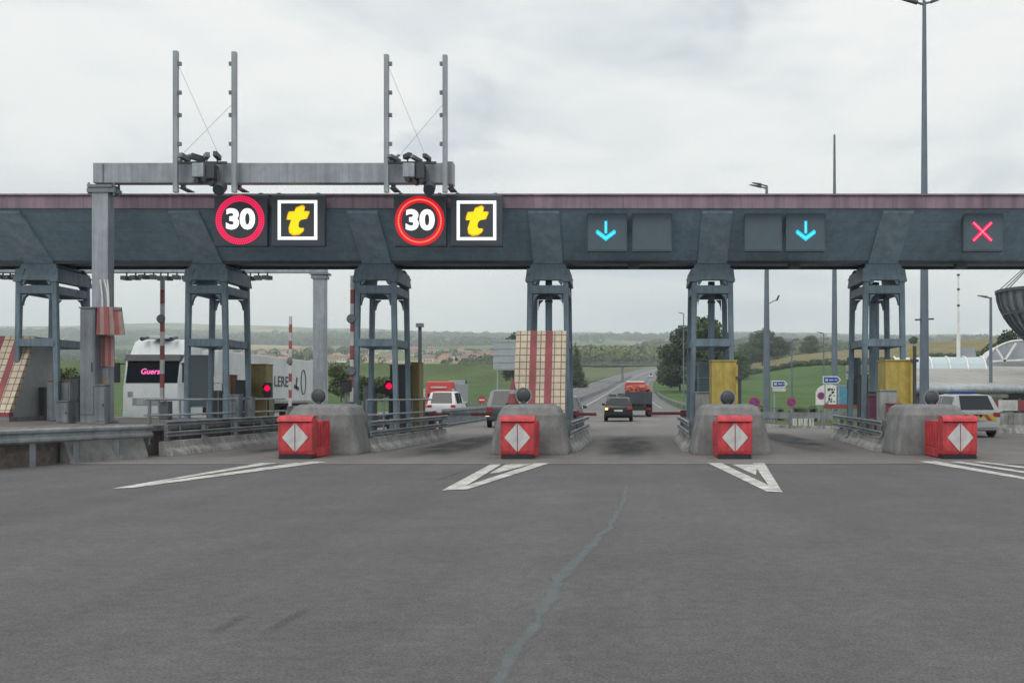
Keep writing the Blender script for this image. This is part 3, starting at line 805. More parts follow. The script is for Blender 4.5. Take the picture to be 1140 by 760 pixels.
for px, lb in ((204,'short dark steel strut under the gantry beam beside the leftmost antenna mast'),(266,'short dark steel strut under the gantry beam above the left speed display'),(438,'short dark steel strut under the gantry beam left of the right speed display'),(502,'short dark steel strut under the free end of the gantry beam')):
    X = PX(px, 28.4)
    t = thing('strut', (X,28.6,7.45), lb, 'strut', 'struts between gantry beam and canopy')
    MB().box(X-.06, X+.06, 28.36, 28.46, 7.46, 8.2).build('bar', M['galvdark'], t)
    MB().box(X-.1, X+.1, 28.34, 28.94, 7.4625, 7.49).build('foot', M['galvdark'], t)
def cam_cluster(pxc, label, seed):
    rnd = random.Random(seed); Y = 27.75; X = PX(pxc, Y); z = PZ(187, Y)
    t = thing('camera_cluster', (X, Y, z), label, 'cameras', 'camera clusters on the gantry beam')
    MB().box(X-.68, X+.68, Y-.06, Y, z+.1, z+.17).build('mounting_bar', M['dark'], t)
    MB().box(X-.22, X+.1, Y-.22, Y+.2, z-.3, z+.09).build('junction_box', M['galv'], t, bevel=.02)
    MB().box(X+.11, X+.36, Y-.12, Y+.2, z-.32, z+.09).build('control_box', M['dark'], t, bevel=.02)
    for i, dx in enumerate((-.5,-.12,.12,.42)):
        a = rnd.uniform(-.9,.9); l = rnd.uniform(.22,.42); zz = z+.17+rnd.uniform(.06,.2)
        mb = MB(); mb.cbox((X+dx, Y-.05, zz), (rnd.uniform(.11,.2),l,rnd.uniform(.1,.17)), rz=a, rx=rnd.uniform(-.25,-.05))
        mb.tube((X+dx,Y-.04,z+.17),(X+dx,Y-.04,zz-.05), .025, n=6)
        mb.build('camera', M['dark' if i % 2 else 'galvdark'], t, bevel=.012, seg=1)
    for dx in (-.1,.1,.3):
        h = rnd.uniform(.3,.45)
        mb = MB(); mb.tube((X+dx,Y-.05,z-.3),(X+dx,Y-.05,z-h), .025, n=6); mb.tube((X+dx,Y-.22,z-h-.06),(X+dx,Y+.12,z-h), .07, .085, n=12)
        mb.build('spotlight', M['dark'], t)
    mb = MB(); mb.tube((X+.5,Y-.16,z-.66),(X+.47,Y+.1,z-.5), .16, .17, n=16); mb.bar((X+.47,Y,z-.5),(X+.4,Y,z-.05), .05)
    mb.build('floodlight', M['dark'], t)
    mb = MB(); mb.bar((X-.68,Y-.02,z+.17),(X-.35,Y-.02,z+.36), .06); mb.build('bracket', M['galvdark'], t)
cam_cluster(226, 'dark cameras and lamps on the gantry beam between the left pair of antenna masts', 3)
cam_cluster(459, 'dark cameras and lamps on the gantry beam between the right pair of antenna masts', 8)

# rear gantry
Y = 50.0
t = thing('sign_gantry', (PX(355,Y),Y,0), 'pale grey gantry behind the canopy with a round-headed post right of the lorry', 'gantry')
MB().box(PX(348,Y), PX(361.5,Y), Y, Y+.5, 0, 7.7).build('post', M['galv'], t, bevel=.05)
mb = MB(); mb.box(PX(345,Y), PX(365,Y), Y-.1, Y+.6, 7.68, 7.78); mb.box(PX(346.5,Y), PX(363,Y), Y-.06, Y+.56, 7.48, 7.64); mb.build('flange', M['galvdark'], t)
MB().box(-42, PX(362,Y), Y+.02, Y+.5, 7.8, 8.45).build('beam', M['galv'], t)
rnd = random.Random(4)
for i, px in enumerate((2,10,18,26,140,150,160,170,178,186,196,206,278,287,297)):
    X = PX(px, Y); mb = MB(); zz = 7.78
    mb.tube((X,Y+.1,7.8),(X,Y+.1,7.6), .04, n=6); mb.cbox((X,Y+.05,7.58-rnd.random()*.1), (.3,.5,.2), rz=rnd.uniform(-.4,.4))
    mb.build('camera', M['dark'], t)
# red and white striped guards hung on the front gantry post
X0, X1 = PX(111,27.8), PX(141,27.8)
t = thing('striped_guard', ((X0+X1)/2,27.6,PZ(373,27.8)), 'faded red and white striped guard panel, bent, on the gantry post', 'guard panel')
zt, zb = PZ(342,27.8), PZ(373,27.8)
for i in range(6):
    a, b = i/6, (i+1)/6
    xa0, xb0 = X0+(X1-X0-.12)*a, X0+(X1-X0-.12)*b; xa1, xb1 = X0+(X1-X0)*a, X0+(X1-X0)*b
    mb = MB(); y = 27.62 - .06*math.sin(i)
    mb.hexa([(xa1,y,zb),(xb1,y+.02,zb),(xb1,y+.05,zb),(xa1,y+.03,zb)], [(xa0,y+.05,zt),(xb0,y+.07,zt),(xb0,y+.1,zt),(xa0,y+.08,zt)])
    mb.build('red_stripe' if i % 2 == 0 else 'pale_stripe', M['orange_f'] if False else (M['reddull2'] if 'reddull2' in M else M.setdefault('reddull2', mat('faded_red', (.32,.09,.085), .6, var=.15, dirt=.25))) if i % 2 == 0 else M.setdefault('fadedpink', mat('faded_pink', (.33,.23,.22), .6, var=.12, dirt=.25)), t)
mb = MB(); mb.bar((X0+.05,27.72,zt-.06),(X1-.1,27.72,zt-.06), .05); mb.bar((gx1-.08,27.7,zt-.1),(gx1-.08,28.02,zt-.1), .08); mb.build('bracket', M['galvdark'], t)
t = thing('striped_sleeve', (gx0+.3,27.98,2.3), 'red and white vertical stripes wrapped round the gantry post below the bent guard', 'sleeve')
xs0, xs1 = PX(107,27.95), PX(127,27.95)
for i in range(6):
    MB().box(xs0+(xs1-xs0)*i/6, xs0+(xs1-xs0)*(i+1)/6, 27.95, 27.985, PZ(408,27.95), PZ(374,27.95)).build('red_stripe' if i % 2 == 0 else 'pale_stripe', M['reddull2'] if i % 2 == 0 else M['fadedpink'], t)
# tall grey cabinet beside the gantry post
def cabinet(name, px0, px1, py0, py1, Y, depth, m, label, cat='cabinet', group=None, zb=None, door=True, roofm=None):
    z1 = PZ(py0, Y); z0 = PZ(py1, Y) if zb is None else zb
    x0, x1 = PX(px0, Y), PX(px1, Y)
    t = thing(name, ((x0+x1)/2, Y+depth/2, z0), label, cat, group)
    MB().box(x0, x1, Y, Y+depth, z0, z1).build('housing', m, t, bevel=.02)
    w = x1-x0
    if door:
        d = MB().box(x0+.06*w, x1-.06*w, Y-.015, Y-.002, z0+.08*(z1-z0), z1-.06*(z1-z0)).build('door', m, t, bevel=.004, seg=1)
        MB().box(x1-.2*w, x1-.14*w, Y-.04, Y-.017, z0+.45*(z1-z0), z0+.53*(z1-z0)).build('handle', M['dark'], d)
    MB().box(x0-.02, x1+.02, Y-.03, Y+depth+.02, z1+.002, z1+.035).build('lid', roofm or m, t)
    MB().box(x0+.03, x1-.03, Y+.03, Y+depth-.03, z0-.0, z0+.05).build('base', M['concrete'], t)
    return t
cabinet('control_cabinet', 89, 105.5, 343, 455, 27.6, .35, M['galvdark'], 'tall narrow grey steel cabinet against the gantry post', zb=.74)
cabinet('junction_cabinet', 105, 117, 429, 450, 27.4, .3, M['galvdark'], 'small grey box at the foot of the gantry post', zb=.74)
cabinet('payment_machine', 52, 78, 424, 460, 31.0, .6, M['galvdark'], 'squat grey machine with brown hood beside the left tiled wedge', 'machine', zb=.74, roofm=M['brownbox'])
cabinet('meter_box', 62, 76, 447, 463, 28.0, .4, M['galvdark'], 'small dark grey box low on the raised pavement', zb=.74)
# island 0 machines
cabinet('ochre_cabinet', 278, 296, 406, 452, 34.0, .7, M['ochre'], 'dull ochre cabinet left of the red signal beside the lorry trailer', zb=.74)
cabinet('payment_machine', 249, 258, 418, 452, 33.6, .5, M['brownbox'], 'red-brown machine between the legs of the column beside the lorry', 'machine', zb=.74)
cabinet('payment_machine', 262, 273, 424, 452, 33.2, .5, M['dark'], 'black machine right of the red-brown one beside the lorry', 'machine', zb=.74)
cabinet('payment_machine', 237, 247, 428, 452, 33.8, .5, M['dark'], 'black machine left of the red-brown one beside the lorry', 'machine', zb=.74)
cabinet('ticket_column', 255, 266, 440, 475, 29.5, .3, M['galvdark'], 'grey waist-high pillar in front of the column beside the lorry', zb=.74)
cabinet('ticket_column', 272, 281, 443, 475, 29.9, .25, M['galvdark'], 'slimmer grey waist-high pillar right of the other one', zb=.74)
# island 1
cabinet('ochre_cabinet', 457, 467, 404, 470, 34.2, .7, M['ochre'], 'dull ochre cabinet on the island of the right-hand red signal', zb=.16)
cabinet('toll_machine', 434, 453, 407, 470, 33.6, .8, M['dark'], 'tall dark toll machine right of the red signal with ochre cabinet behind', 'machine', zb=.16)
cabinet('camera_box', 379, 389, 424, 436, 30.2, .3, M['black'], 'small black square box on a post beside the raised barrier arm', zb=PZ(436,30.2), door=False)
mb = MB(); mb.tube((PX(385,30.3),30.3,.16),(PX(385,30.3),30.3,PZ(436,30.2)), .04); tag(mb.build('box_post', M['galvdark'], at=(PX(385,30.3),30.3,.16)), 'thin grey post under the small black box', 'post')
# island 3 / 4 yellow cabinets
cabinet('yellow_cabinet', 792.5, 820, 402, 470, 29.2, .9, M['yellow'], 'bright yellow cabinet behind the nose left, nearer the road centre', group='yellow cabinets on the islands', zb=.16, door=False)
cabinet('yellow_cabinet', 986, 1016, 401.5, 470, 29.2, .9, M['yellow'], 'bright yellow cabinet behind the right nose, beside the estate car', group='yellow cabinets on the islands', zb=.16, door=False)
cabinet('grey_terminal', 775, 792, 437, 480, 30.1, .6, M['grey'], 'pale grey box left of the left yellow cabinet', 'machine', zb=.16)
cabinet('grey_terminal', 979.5, 999, 435, 476, 28.7, .4, M['grey'], 'pale grey box in front of the right yellow cabinet', 'machine', zb=.16)
cabinet('red_box', 990, 1004, 450, 476, 28.0, .4, M['reddull'], 'dark red box behind the right concrete nose', zb=.16, door=False)
cabinet('maroon_panel', 968, 978, 441, 478, 29.9, .3, M['maroon'], 'dark maroon panel left of the right pale grey box', 'panel', zb=.16, door=False)
for px, top, lb in ((823.5,404,'slim dark post against the right side of the left yellow cabinet'),(1018,385,'slim dark post with a clamp against the right yellow cabinet')):
    Y = 29.0; X = PX(px, Y); t = thing('sensor_post', (X,Y,.16), lb, 'post')
    MB().box(X-.045, X+.045, Y-.05, Y+.05, .16, PZ(top,Y)).build('post', M['dark'], t)
    MB().box(X-.13, X+.1, Y-.08, Y-.052, PZ(top+18,Y), PZ(top+15,Y)).build('clamp', M['dark'], t)
    MB().box(X-.12, X-.05, Y-.02, Y+.05, .9, PZ(top+2,Y)).build('edge_strip', M['yellow'], t)

def glazed(px0, px1, py0, py1, Y, zb, label):
    x0, x1, z1 = PX(px0,Y), PX(px1,Y), PZ(py0,Y); z0 = PZ(py1,Y)
    t = thing('glazed_screen', ((x0+x1)/2,Y,zb), label, 'screen')
    mb = MB()
    for x in (x0, x1): mb.box(x-.03,x+.03,Y-.03,Y+.03,zb,z1)
    for z in (z0, (z0+z1)/2, z1): mb.box(x0+.031,x1-.031,Y-.025,Y+.025,z-.03,z)
    mb.build('frame', M['column'], t)
    MB().box(x0+.04,x1-.04,Y-.006,Y+.006,z0+.001,z1-.031).build('pane', M['ltglass2'], t)
glazed(777, 792, 403, 437, 31.4, .16, 'small framed glazed screen between the column legs left of the yellow cabinet')
glazed(944, 957, 398, 450, 34.0, .16, 'framed glazed screen left of the column at the right yellow cabinet')
glazed(211, 233, 395, 452, 33.9, .74, 'framed glazed screen between the column legs beside the white lorry')
cabinet('toll_machine', 958, 967, 418, 470, 33.0, .5, M['dark'], 'slim dark machine between the legs of the column at the right yellow cabinet', 'machine', zb=.16)
cabinet('toll_machine', 770, 777, 425, 475, 31.8, .5, M['dark'], 'slim dark machine behind the leg of the column at the left yellow cabinet', 'machine', zb=.16)
cabinet('toll_machine', 404, 416, 430, 470, 33.0, .5, M['galvdark'], 'waist-high grey machine between the legs of the red signal column', 'machine', zb=.16)
cabinet('toll_machine', 80, 88, 420, 460, 30.2, .5, M['dark'], 'slim dark machine between the far left column and the tall grey cabinet', 'machine', zb=.74)
cabinet('toll_machine', 40, 50, 432, 462, 31.6, .5, M['dark'], 'short dark machine tight against the far left tiled wedge', 'machine', zb=.74)
for px, py, Y, zb, lb in ((946,413,33.0,.16,'small white plate on a pole left of the right-hand column'),(963,412,34.4,.16,'small white plate on a pole between the legs of the right-hand column'),(243,425,32.4,.74,'small white plate on a pole in front of the lorry trailer')):
    c = P(px, py, Y); t = thing('small_sign', (c.x,Y,zb), lb, 'sign')
    MB().tube((c.x,Y,zb),(c.x,Y,c.z+.2), .025, n=8).build('pole', M['galvdark'], t)
    for k in (0, 1): MB().box(c.x-.13,c.x+.13,Y-.045,Y-.028,c.z-.28+k*.26,c.z-.06+k*.26).build('plate', M['white'], t)

# ---------------------------------------------------------------- signals
def signal(px, py, Y, zb, label, s=1):
    c = P(px, py, Y); t = thing('lane_signal', (c.x, Y, zb), label, 'signal', 'red lit lane signals')
    MB().tube((c.x, Y+.1, zb),(c.x, Y+.1, c.z), .035).build('post', M['dark'], t)
    MB().box(c.x-.13*s, c.x+.13*s, Y, Y+.18, c.z-.32*s, c.z+.2*s).build('housing', M['black'], t, bevel=.02)
    MB().lathe((c.x,Y-.012,c.z), [(0,-.02),(.07*s,-.012),(.11*s,.008)], 18, axis='Y').build('lamp', M['sigred'], t)
    mb = MB(); n = 9
    for i in range(n):
        a0, a1 = math.pi*i/n, math.pi*(i+1)/n
        q = [(c.x+.135*s*math.cos(a), c.z+.135*s*math.sin(a)) for a in (a0,a1)]
        mb.add([(q[0][0],Y,q[0][1]),(q[1][0],Y,q[1][1]),(q[1][0],Y-.16,q[1][1]),(q[0][0],Y-.16,q[0][1])], [(0,1,2,3)])
    mb.build('visor', M['black'], t)
    return t
signal(297.5, 432, 33.4, .74, 'lane signal lit red beside the dull ochre cabinet and the lorry trailer', .95)
t = signal(433, 429.5, 33.2, .16, 'lane signal lit red beside the tall dark toll machine', 1.0)
mb = MB(); c = P(424, 432, 33.3); mb.hexa([(c.x-.25,33.3,c.z-.15),(c.x+.2,33.3,c.z-.2),(c.x+.2,33.5,c.z-.2),(c.x-.25,33.5,c.z-.15)], [(c.x-.2,33.3,c.z-.05),(c.x+.2,33.3,c.z+.22),(c.x+.2,33.5,c.z+.22),(c.x-.2,33.5,c.z-.05)])
mb.build('side_shield', M['dark'], t)

# ---------------------------------------------------------------- barrier arms
def striped_bar(t, p, q, w, n, first=0, h=None):
    p, q = Vector(p), Vector(q)
    for i in range(n):
        a, b = p + (q-p)*(i/n), p + (q-p)*((i+1)/n)
        MB().bar(a, b, w, h).build('red_section' if (i+first) % 2 == 0 else 'white_section', M['reddull2'] if (i+first) % 2 == 0 else M['whiteg'], t)
def raised(px, y0, y1, Y, zb, label, discs, w=.11, n=9):
    a, b = P(px, y1, Y), P(px+.5, y0, Y)
    t = thing('barrier_arm', (a.x, Y, zb), label, 'barrier', 'raised red and white barrier arms')
    MB().box(a.x-.17, a.x+.17, Y+.06, Y+.4, zb, max(zb+.5, a.z)+.02).build('drive_box', M['galvdark'], t, bevel=.02)
    arm_root = a
    striped_bar(t, a, b, w, n, 1)
    for dy in discs:
        c = P(px, dy, Y); MB().lathe((c.x, Y-.09, c.z), [(0,-.04),(.12,-.035),(.15,0),(.12,.03),(0,.03)], 18, axis='Y').build('disc', M['galvdark'], t, smooth=True)
raised(180.5, 307, 447, 33.0, .74, 'raised red and white barrier arm with grey disc in front of the white lorry', (355,))
raised(392, 307, 447, 30.9, .16, 'raised red and white barrier arm with grey discs left of the black box', (355,413))
raised(323, 352, 452, 47.0, 0, 'thinner raised barrier arm further off in front of the lorry trailer', (402,), .12, 11)
def lowered(px0, px1, py, Y, zb, label, n, first, side):
    a, b = P(px0, py, Y), P(px1, py, Y)
    t = thing('barrier_arm', (a.x if side < 0 else b.x, Y, zb), label, 'barrier', 'lowered barrier arms across the lanes')
    e = a if side < 0 else b
    MB().box(e.x-.2, e.x+.2, Y+.07, Y+.5, zb, a.z+.12).build('drive_box', M['maroon'], t, bevel=.02)
    for i in range(n):
        p, q = a + (b-a)*(i/n), a + (b-a)*((i+1)/n)
        MB().bar(p, q, .09, .11).build('red_section' if (i+first) % 2 == 0 else 'grey_section', M['reddull'] if (i+first) % 2 == 0 else M['rail'], t)
lowered(477, 548, 461, 36.0, 0, 'lowered barrier arm across the lane of the dark off-roader, left', 3, 0, -1)
lowered(722, 764, 460, 37.0, 0, 'lowered dark red barrier arm reaching in from the left yellow cabinet island', 1, 0, 1)
lowered(636, 664, 461, 37.0, 0, 'lowered dark red barrier arm stub at the middle island', 1, 0, -1)

# ---------------------------------------------------------------- lit signs on the canopy
def sign_box(name, px0, px1, py0, py1, Y, label, cat, group, frame=True, face='screen', body='cab'):
    x0, x1, z0, z1 = PX(px0,Y), PX(px1,Y), PZ(py1,Y), PZ(py0,Y)
    t = thing(name, ((x0+x1)/2, Y, z0), label, cat, group)
    MB().box(x0, x1, Y+.012, Y+.24, z0, z1).build('cabinet', M[body], t, bevel=.015, seg=1)
    MB().box(x0+.05, x1-.05, Y, Y+.01, z0+.05, z1-.05).build('face', M[face], t)
    mb = MB()
    for x in (x0+.2, x1-.2): mb.box(x-.05, x+.05, Y+.05, Y+.2, z1+.001, z1+.07)
    mb.build('lifting_lug', M['galvdark'], t)
    mb = MB()
    for x in (x0+.25, x1-.25): mb.bar((x, Y+.24, z1-.25), (x, 29.6, z1-.25), .06)
    mb.build('bracket', M['galvdark'], t)
    return t
Ys = 28.75
def speed_sign(cx, cy, label, solid, dotm, px0, px1):
    t = sign_box('speed_display', px0, px1, 217, 274, Ys, label, 'display sign', 'lit speed displays on the canopy')
    c = P(cx, cy, Ys); y = Ys-.006
    ri, ro = PX(VX+20.5,Ys), PX(VX+27.3,Ys)
    mb = MB(); n = 64
    def annulus(mb, r0, r1, yy):
        v = [(c.x+r*math.cos(2*math.pi*i/n), yy, c.z+r*math.sin(2*math.pi*i/n)) for i in range(n) for r in (r0, r1)]
        mb.add(v, [(2*i, 2*i+1, (2*i+3) % (2*n), (2*i+2) % (2*n)) for i in range(n)])
    if solid:
        annulus(mb, ri, ro, y)
        mb.build('red_ring', M['ledred'], t)
    else:
        annulus(mb, ri-.01, ri+.06, y); annulus(mb, ro-.07, ro+.01, y)
        mb.build('red_ring', M['ledrim'], t)
        mb = MB(); annulus(mb, ri+.061, ro-.071, y); mb.build('inner_ring', M['ledorange'], t)
    mb = MB()
    for r, k in (((ri+.02, 52), (ri+(ro-ri)*.5, 58), (ro-.02, 64)) if solid else ((ri+.075, 46), (ro-.085, 52))):
        for i in range(k):
            a = 2*math.pi*i/k; mb.add([(c.x+r*math.cos(a)+.013*math.cos(b), y-.005, c.z+r*math.sin(a)+.013*math.sin(b)) for b in (0,1.57,3.14,4.71)], [(0,1,2,3)])
    mb.build('diode_dots', dotm, t)
    mb = MB(); text_into(mb, '30', (c.x, y, c.z), .79, .034, .01, sx=1.08); mb.build('digits', M['ledwhite'], t)
def tee_sign(cx, cy, label, px0, px1):
    t = sign_box('toll_tag_display', px0, px1, 217, 274, Ys, label, 'display sign', 'lit toll tag displays on the canopy')
    k = Ys/F; y = Ys-.006; c = P(cx, cy, Ys)
    a, b = 22*k, 18.6*k
    mb = MB()
    for x0,x1,z0,z1 in ((-a,a,b,a),(-a,a,-a,-b),(-a,-b,-b,b),(b,a,-b,b)): mb.box(c.x+x0,c.x+x1,y-.006,y,c.z+z0,c.z+z1)
    mb.build('white_frame', M['ledwhite'], t)
    gl = [(800,258),(812,228),(868,207),(888,222),(880,258),(920,258),(926,270),(904,322),(856,330),(838,348),(832,385),(845,405),(882,405),(872,430),(840,455),(790,462),(756,440),(750,400),(765,350),(772,330),(734,330),(738,300),(752,262)]
    pts = [((x/8.14+230-331.3)*k, -(z/8.14+205-245.8)*k) for x, z in gl]
    mx = sum(p[0] for p in pts)/len(pts); mz = sum(p[1] for p in pts)/len(pts)
    mb = MB(); mb.prism([(mx+(u-mx)*1.1, mz+(v-mz)*1.1) for u, v in pts], lambda u, v, w: (c.x+u, w, c.z+v), y-.004, y); mb.build('letter_edge', M['ledamber'], t)
    mb = MB(); mb.prism(pts, lambda u, v, w: (c.x+u, w, c.z+v), y-.012, y-.005); mb.build('letter', M['ledyellow'], t)
speed_sign(267.3, 245, 'lit speed display 30 with pink-red ring, left of two', True, M['leddot'], 238, 297)
tee_sign(331.3, 245, 'lit toll tag display with yellow t, left of two', 302, 361)
speed_sign(467.3, 246, 'lit speed display 30 with orange-red ring, right of two', False, M['leddotor'], 438, 496.5)
tee_sign(530.5, 245.5, 'lit toll tag display with yellow t, right of two', 501.5, 559)
Yb = 29.35
def arrow_sign(cx, px0, px1, label):
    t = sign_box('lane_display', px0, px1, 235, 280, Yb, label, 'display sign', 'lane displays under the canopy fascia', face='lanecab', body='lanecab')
    k = Yb/F; c = P(cx, 258, Yb); y = Yb-.005
    mb = MB()
    mb.prism([(-1.6*k,12*k),(1.6*k,12*k),(1.6*k,-2*k),(-1.6*k,-2*k)], lambda u,v,w: (c.x+u,w,c.z+v), y-.006, y)
    mb.prism([(-11*k,1*k),(-9*k,2.2*k),(0,-4.5*k),(9*k,2.2*k),(11*k,1*k),(11*k,-2*k),(0,-10.5*k),(-11*k,-2*k)], lambda u,v,w: (c.x+u,w,c.z+v), y-.006, y)
    mb.build('green_arrow', M['ledcyan'], t)
    mb = MB()
    mb.box(c.x-.5*k, c.x+.5*k, y-.012, y-.008, c.z-1*k, c.z+11*k)
    for s in (-1,1): mb.prism([(s*9.5*k,-.2*k),(s*9.5*k,-1.2*k),(0,-8*k),(0,-6.8*k)], lambda u,v,w: (c.x+u,w,c.z+v), y-.012, y-.008)
    mb.build('arrow_core', M['ledcyan2'], t)
arrow_sign(674.5, 654, 698, 'lane display with lit blue-green down arrow over the truck lane')
arrow_sign(897, 875, 919, 'lane display with lit blue-green down arrow between the two yellow cabinets')
sign_box('lane_display', 704, 748, 235, 280, Yb, 'unlit dark lane display right of the arrow over the truck lane', 'display sign', 'lane displays under the canopy fascia', face='lanecab', body='lanecab')
sign_box('lane_display', 829, 871, 235, 280, Yb, 'unlit dark lane display left of the arrow between the yellow cabinets', 'display sign', 'lane displays under the canopy fascia', face='lanecab', body='lanecab')
t = sign_box('lane_display', 1073, 1117, 235, 280, Yb, 'lane display with lit red cross at the right', 'display sign', 'lane displays under the canopy fascia', face='lanecab', body='lanecab')
c = P(1093.5, 258, Yb); k = Yb/F; y = Yb-.005
for nm, m, w, yy in (('red_cross', M['ledx'], 4.2*k, y), ('cross_core', M['ledx2'], 1.2*k, y-.02)):
    mb = MB()
    for s in (-1, 1):
        u = Vector((s,1)).normalized(); v = Vector((-u.y,u.x)); l = 14.5*k
        q = [u*l+v*w/2, u*l-v*w/2, -u*l-v*w/2, -u*l+v*w/2]
        mb.prism([(p.x,p.y) for p in q], lambda a,b,w_: (c.x+a,w_,c.z+b), yy-.006-(.004 if s > 0 else 0), yy-(.004 if s > 0 else 0))
    mb.build(nm, m, t)
for px, lb in ((705,'small dark sensor under the canopy edge over the truck lane'),(884,'small dark sensor under the canopy edge between the yellow cabinets'),(1069,'small dark sensor under the canopy edge at the right')):
    X = PX(px, 31.0); t = thing('lane_sensor', (X,31.0,5.55), lb, 'sensor', 'lane sensors under the canopy')
    MB().box(X-.16, X+.16, 30.8, 31.15, 5.5, 5.62).build('housing', M['dark'], t, bevel=.015); MB().box(X-.2, X+.2, 30.9, 31.1, 5.621, 5.658).build('bracket', M['dark'], t)

# ---------------------------------------------------------------- vehicles
def wheel(x, y, r, w, parent):
    o = MB().lathe((x,y,r), [(0,-w/2),(r*.62,-w/2),(r*.66,-w/2-.005),(r*.95,-w/2+.01),(r,-w/2+.04),(r,w/2-.04),(r*.95,w/2-.01),(r*.66,w/2+.005),(r*.62,w/2),(0,w/2)], 20, axis='X').build('wheel', M['rubber'], parent, smooth=True)
    mb = MB()
    for s in (-1, 1): mb.lathe((x+s*(w/2+.004),y,r), [(0,s*.01),(r*.25,s*.012),(r*.55,s*.004),(r*.6,0)], 16, axis='X')
    mb.build('rim', M['rim'], o, smooth=True)
    return o
def make_car(name, loc, label, cat, body, style='hatch', L=4.1, W=1.76, Hh=1.47, rz=0, group=None, light=None, detail=True, stripes=False, roofm=None):
    t = thing(name, (0,0,0), label, cat, group)
    w = W/2; b = L/2
    if style == 'hatch':
        S = [(-b,.86,.40,.78,.80),(-b+.07,.96,.27,.96,.98),(-b+.62,1.0,.22,.95,Hh-.05),(-.35,1.0,.2,.93,Hh),(.3,1.0,.2,.92,Hh-.04),(1.12,1.0,.2,.9,.96),(b-.28,.95,.22,.76,.8),(b,.8,.35,.58,.6)]
    elif style == 'suv':
        S = [(-b,.9,.5,.88,.9),(-b+.06,.97,.34,1.05,1.07),(-b+.42,1.0,.3,1.06,Hh-.05),(-.4,1.0,.28,1.04,Hh),(.4,1.0,.28,1.03,Hh-.04),(1.1,1.0,.28,1.02,1.08),(b-.25,.96,.3,.92,.96),(b,.85,.42,.7,.72)]
    else:
        S = [(-b,.88,.42,.84,.86),(-b+.06,.96,.28,.97,.99),(-b+.55,1.0,.22,.97,Hh-.04),(-.4,1.0,.2,.94,Hh),(.5,1.0,.2,.92,Hh-.05),(1.25,1.0,.2,.9,.95),(b-.3,.95,.22,.78,.82),(b,.8,.36,.6,.62)]
    def ring(s):
        y, k, zb, zl, zt = s; ww = w*k
        gh = zt - zl > .1
        wr = ww*(.78 if gh else .96)
        return [(ww*.82,y,zb),(ww*.97,y,zb+.1),(ww,y,zb+(zl-zb)*.5),(ww*.985,y,zl-.06),(ww*.955,y,zl),(wr,y,zt-.045 if gh else zt-.008),(wr*.86,y,zt)]
    rings = [ring(s) for s in S]; n = 14; v = []; f = []
    for r in rings: v += r + [(-x,y,z) for x,y,z in reversed(r)]
    for i in range(len(rings)-1):
        for j in range(n): f.append((i*n+j, i*n+(j+1) % n, (i+1)*n+(j+1) % n, (i+1)*n+j))
    f += [tuple(reversed(range(n))), tuple((len(rings)-1)*n+j for j in range(n))]
    mb = MB(); mb.add(v, f)
    o = mb.build('body', body, t, smooth=True)
    def panel(nm, q, m, ins=.08, off=.008, par=None):
        q = [Vector(p) for p in q]; c = sum(q, Vector())/4
        nrm = (q[2]-q[0]).cross(q[3]-q[1]).normalized()
        if nrm.dot(c - Vector((0, c.y*.6, .7))) < 0: nrm = -nrm
        q = [p + (c-p)*ins + nrm*off for p in q]
        return MB().add(q, [(0,1,2,3)]).build(nm, m, par or t)
    mir = lambda p: (-p[0],p[1],p[2])
    r1, r2, r3, r4, r5 = rings[1:6]
    panel('rear_window', [r1[6], r2[6], mir(r2[6]), mir(r1[6])] if False else [(r1[5][0]*.84,r1[5][1],r1[5][2]), (r2[6][0],r2[6][1],r2[6][2]), mir(r2[6]), (-r1[5][0]*.84,r1[5][1],r1[5][2])], M['glass'], .09, .012)
    panel('windscreen', [r4[6], r5[6], mir(r5[6]), mir(r4[6])], M['glass'], .06)
    for s in (0, 1):
        g = (lambda p: p) if s == 0 else mir
        for nm, a, c_ in (('rear_side_window', r2, r3), ('front_side_window', r3, r4)):
            panel(nm, [g(a[4]), g(a[5]), g(c_[5]), g(c_[4])], M['glass'], .09)
    wr_ = .32 if style != 'suv' else .36
    for yy in (-b+.8, b-.82):
        for s in (-1, 1): wheel(s*(w-.1), yy, wr_, .21, t)
    yb = -b
    zl = S[1][3]
    for s in (-1, 1):
        x0, x1 = sorted((s*w*.62, s*w*.93))
        MB().box(x0, x1, yb-.01, yb+.14, zl-.22, zl-.05).build('tail_light', M['tail'], t, bevel=.02)
        MB().box(*sorted((s*(w+.0), s*(w+.17))), .62, .74, zl+.0, zl+.14).build('wing_mirror', body, t, bevel=.02)
    MB().box(-w*.86, w*.86, yb-.05, yb+.1, .36, .56).build('bumper', M['dark'] if style == 'suv' else body, t, bevel=.03)
    MB().box(-.26, .26, yb-.062, yb-.052, .62 if style != 'suv' else .44, .73 if style != 'suv' else .54).build('number_plate', M['plate'], t)
    if light:
        x, z = light; MB().box(x-.09, x+.09, yb-.03, yb-.012, z-.07, z+.07).build('lit_lamp', M['winker'], t)
    if roofm:
        MB().box(-w*.6, w*.6, -.8, .2, Hh+.004, Hh+.02).build('roof_panel', roofm, t)
    if stripes:
        ch = thing_part = None
        mb = MB(); mb2 = MB(); ww = w*.8
        for i in range(8):
            x = -ww + i*ww/4
            sgn = 1 if i < 4 else -1
            q = [(x,.62),(x+ww/4,.62),(x+ww/4+sgn*.18,.84),(x+sgn*.18,.84)]
            (mb if i % 2 else mb2).prism([(max(-ww,min(ww,u)),z) for u,z in q], lambda u,v,k_: (u,k_,v), yb-.02-(.003 if i%2 else 0), yb+.03)
        mb.build('yellow_chevrons', M['chevyellow'], t); mb2.build('red_chevrons', M['chevred'], t)
        MB().box(-.5, .5, -.6, -.3, Hh+.03, Hh+.11).build('light_bar', M['blue'], t, bevel=.02)
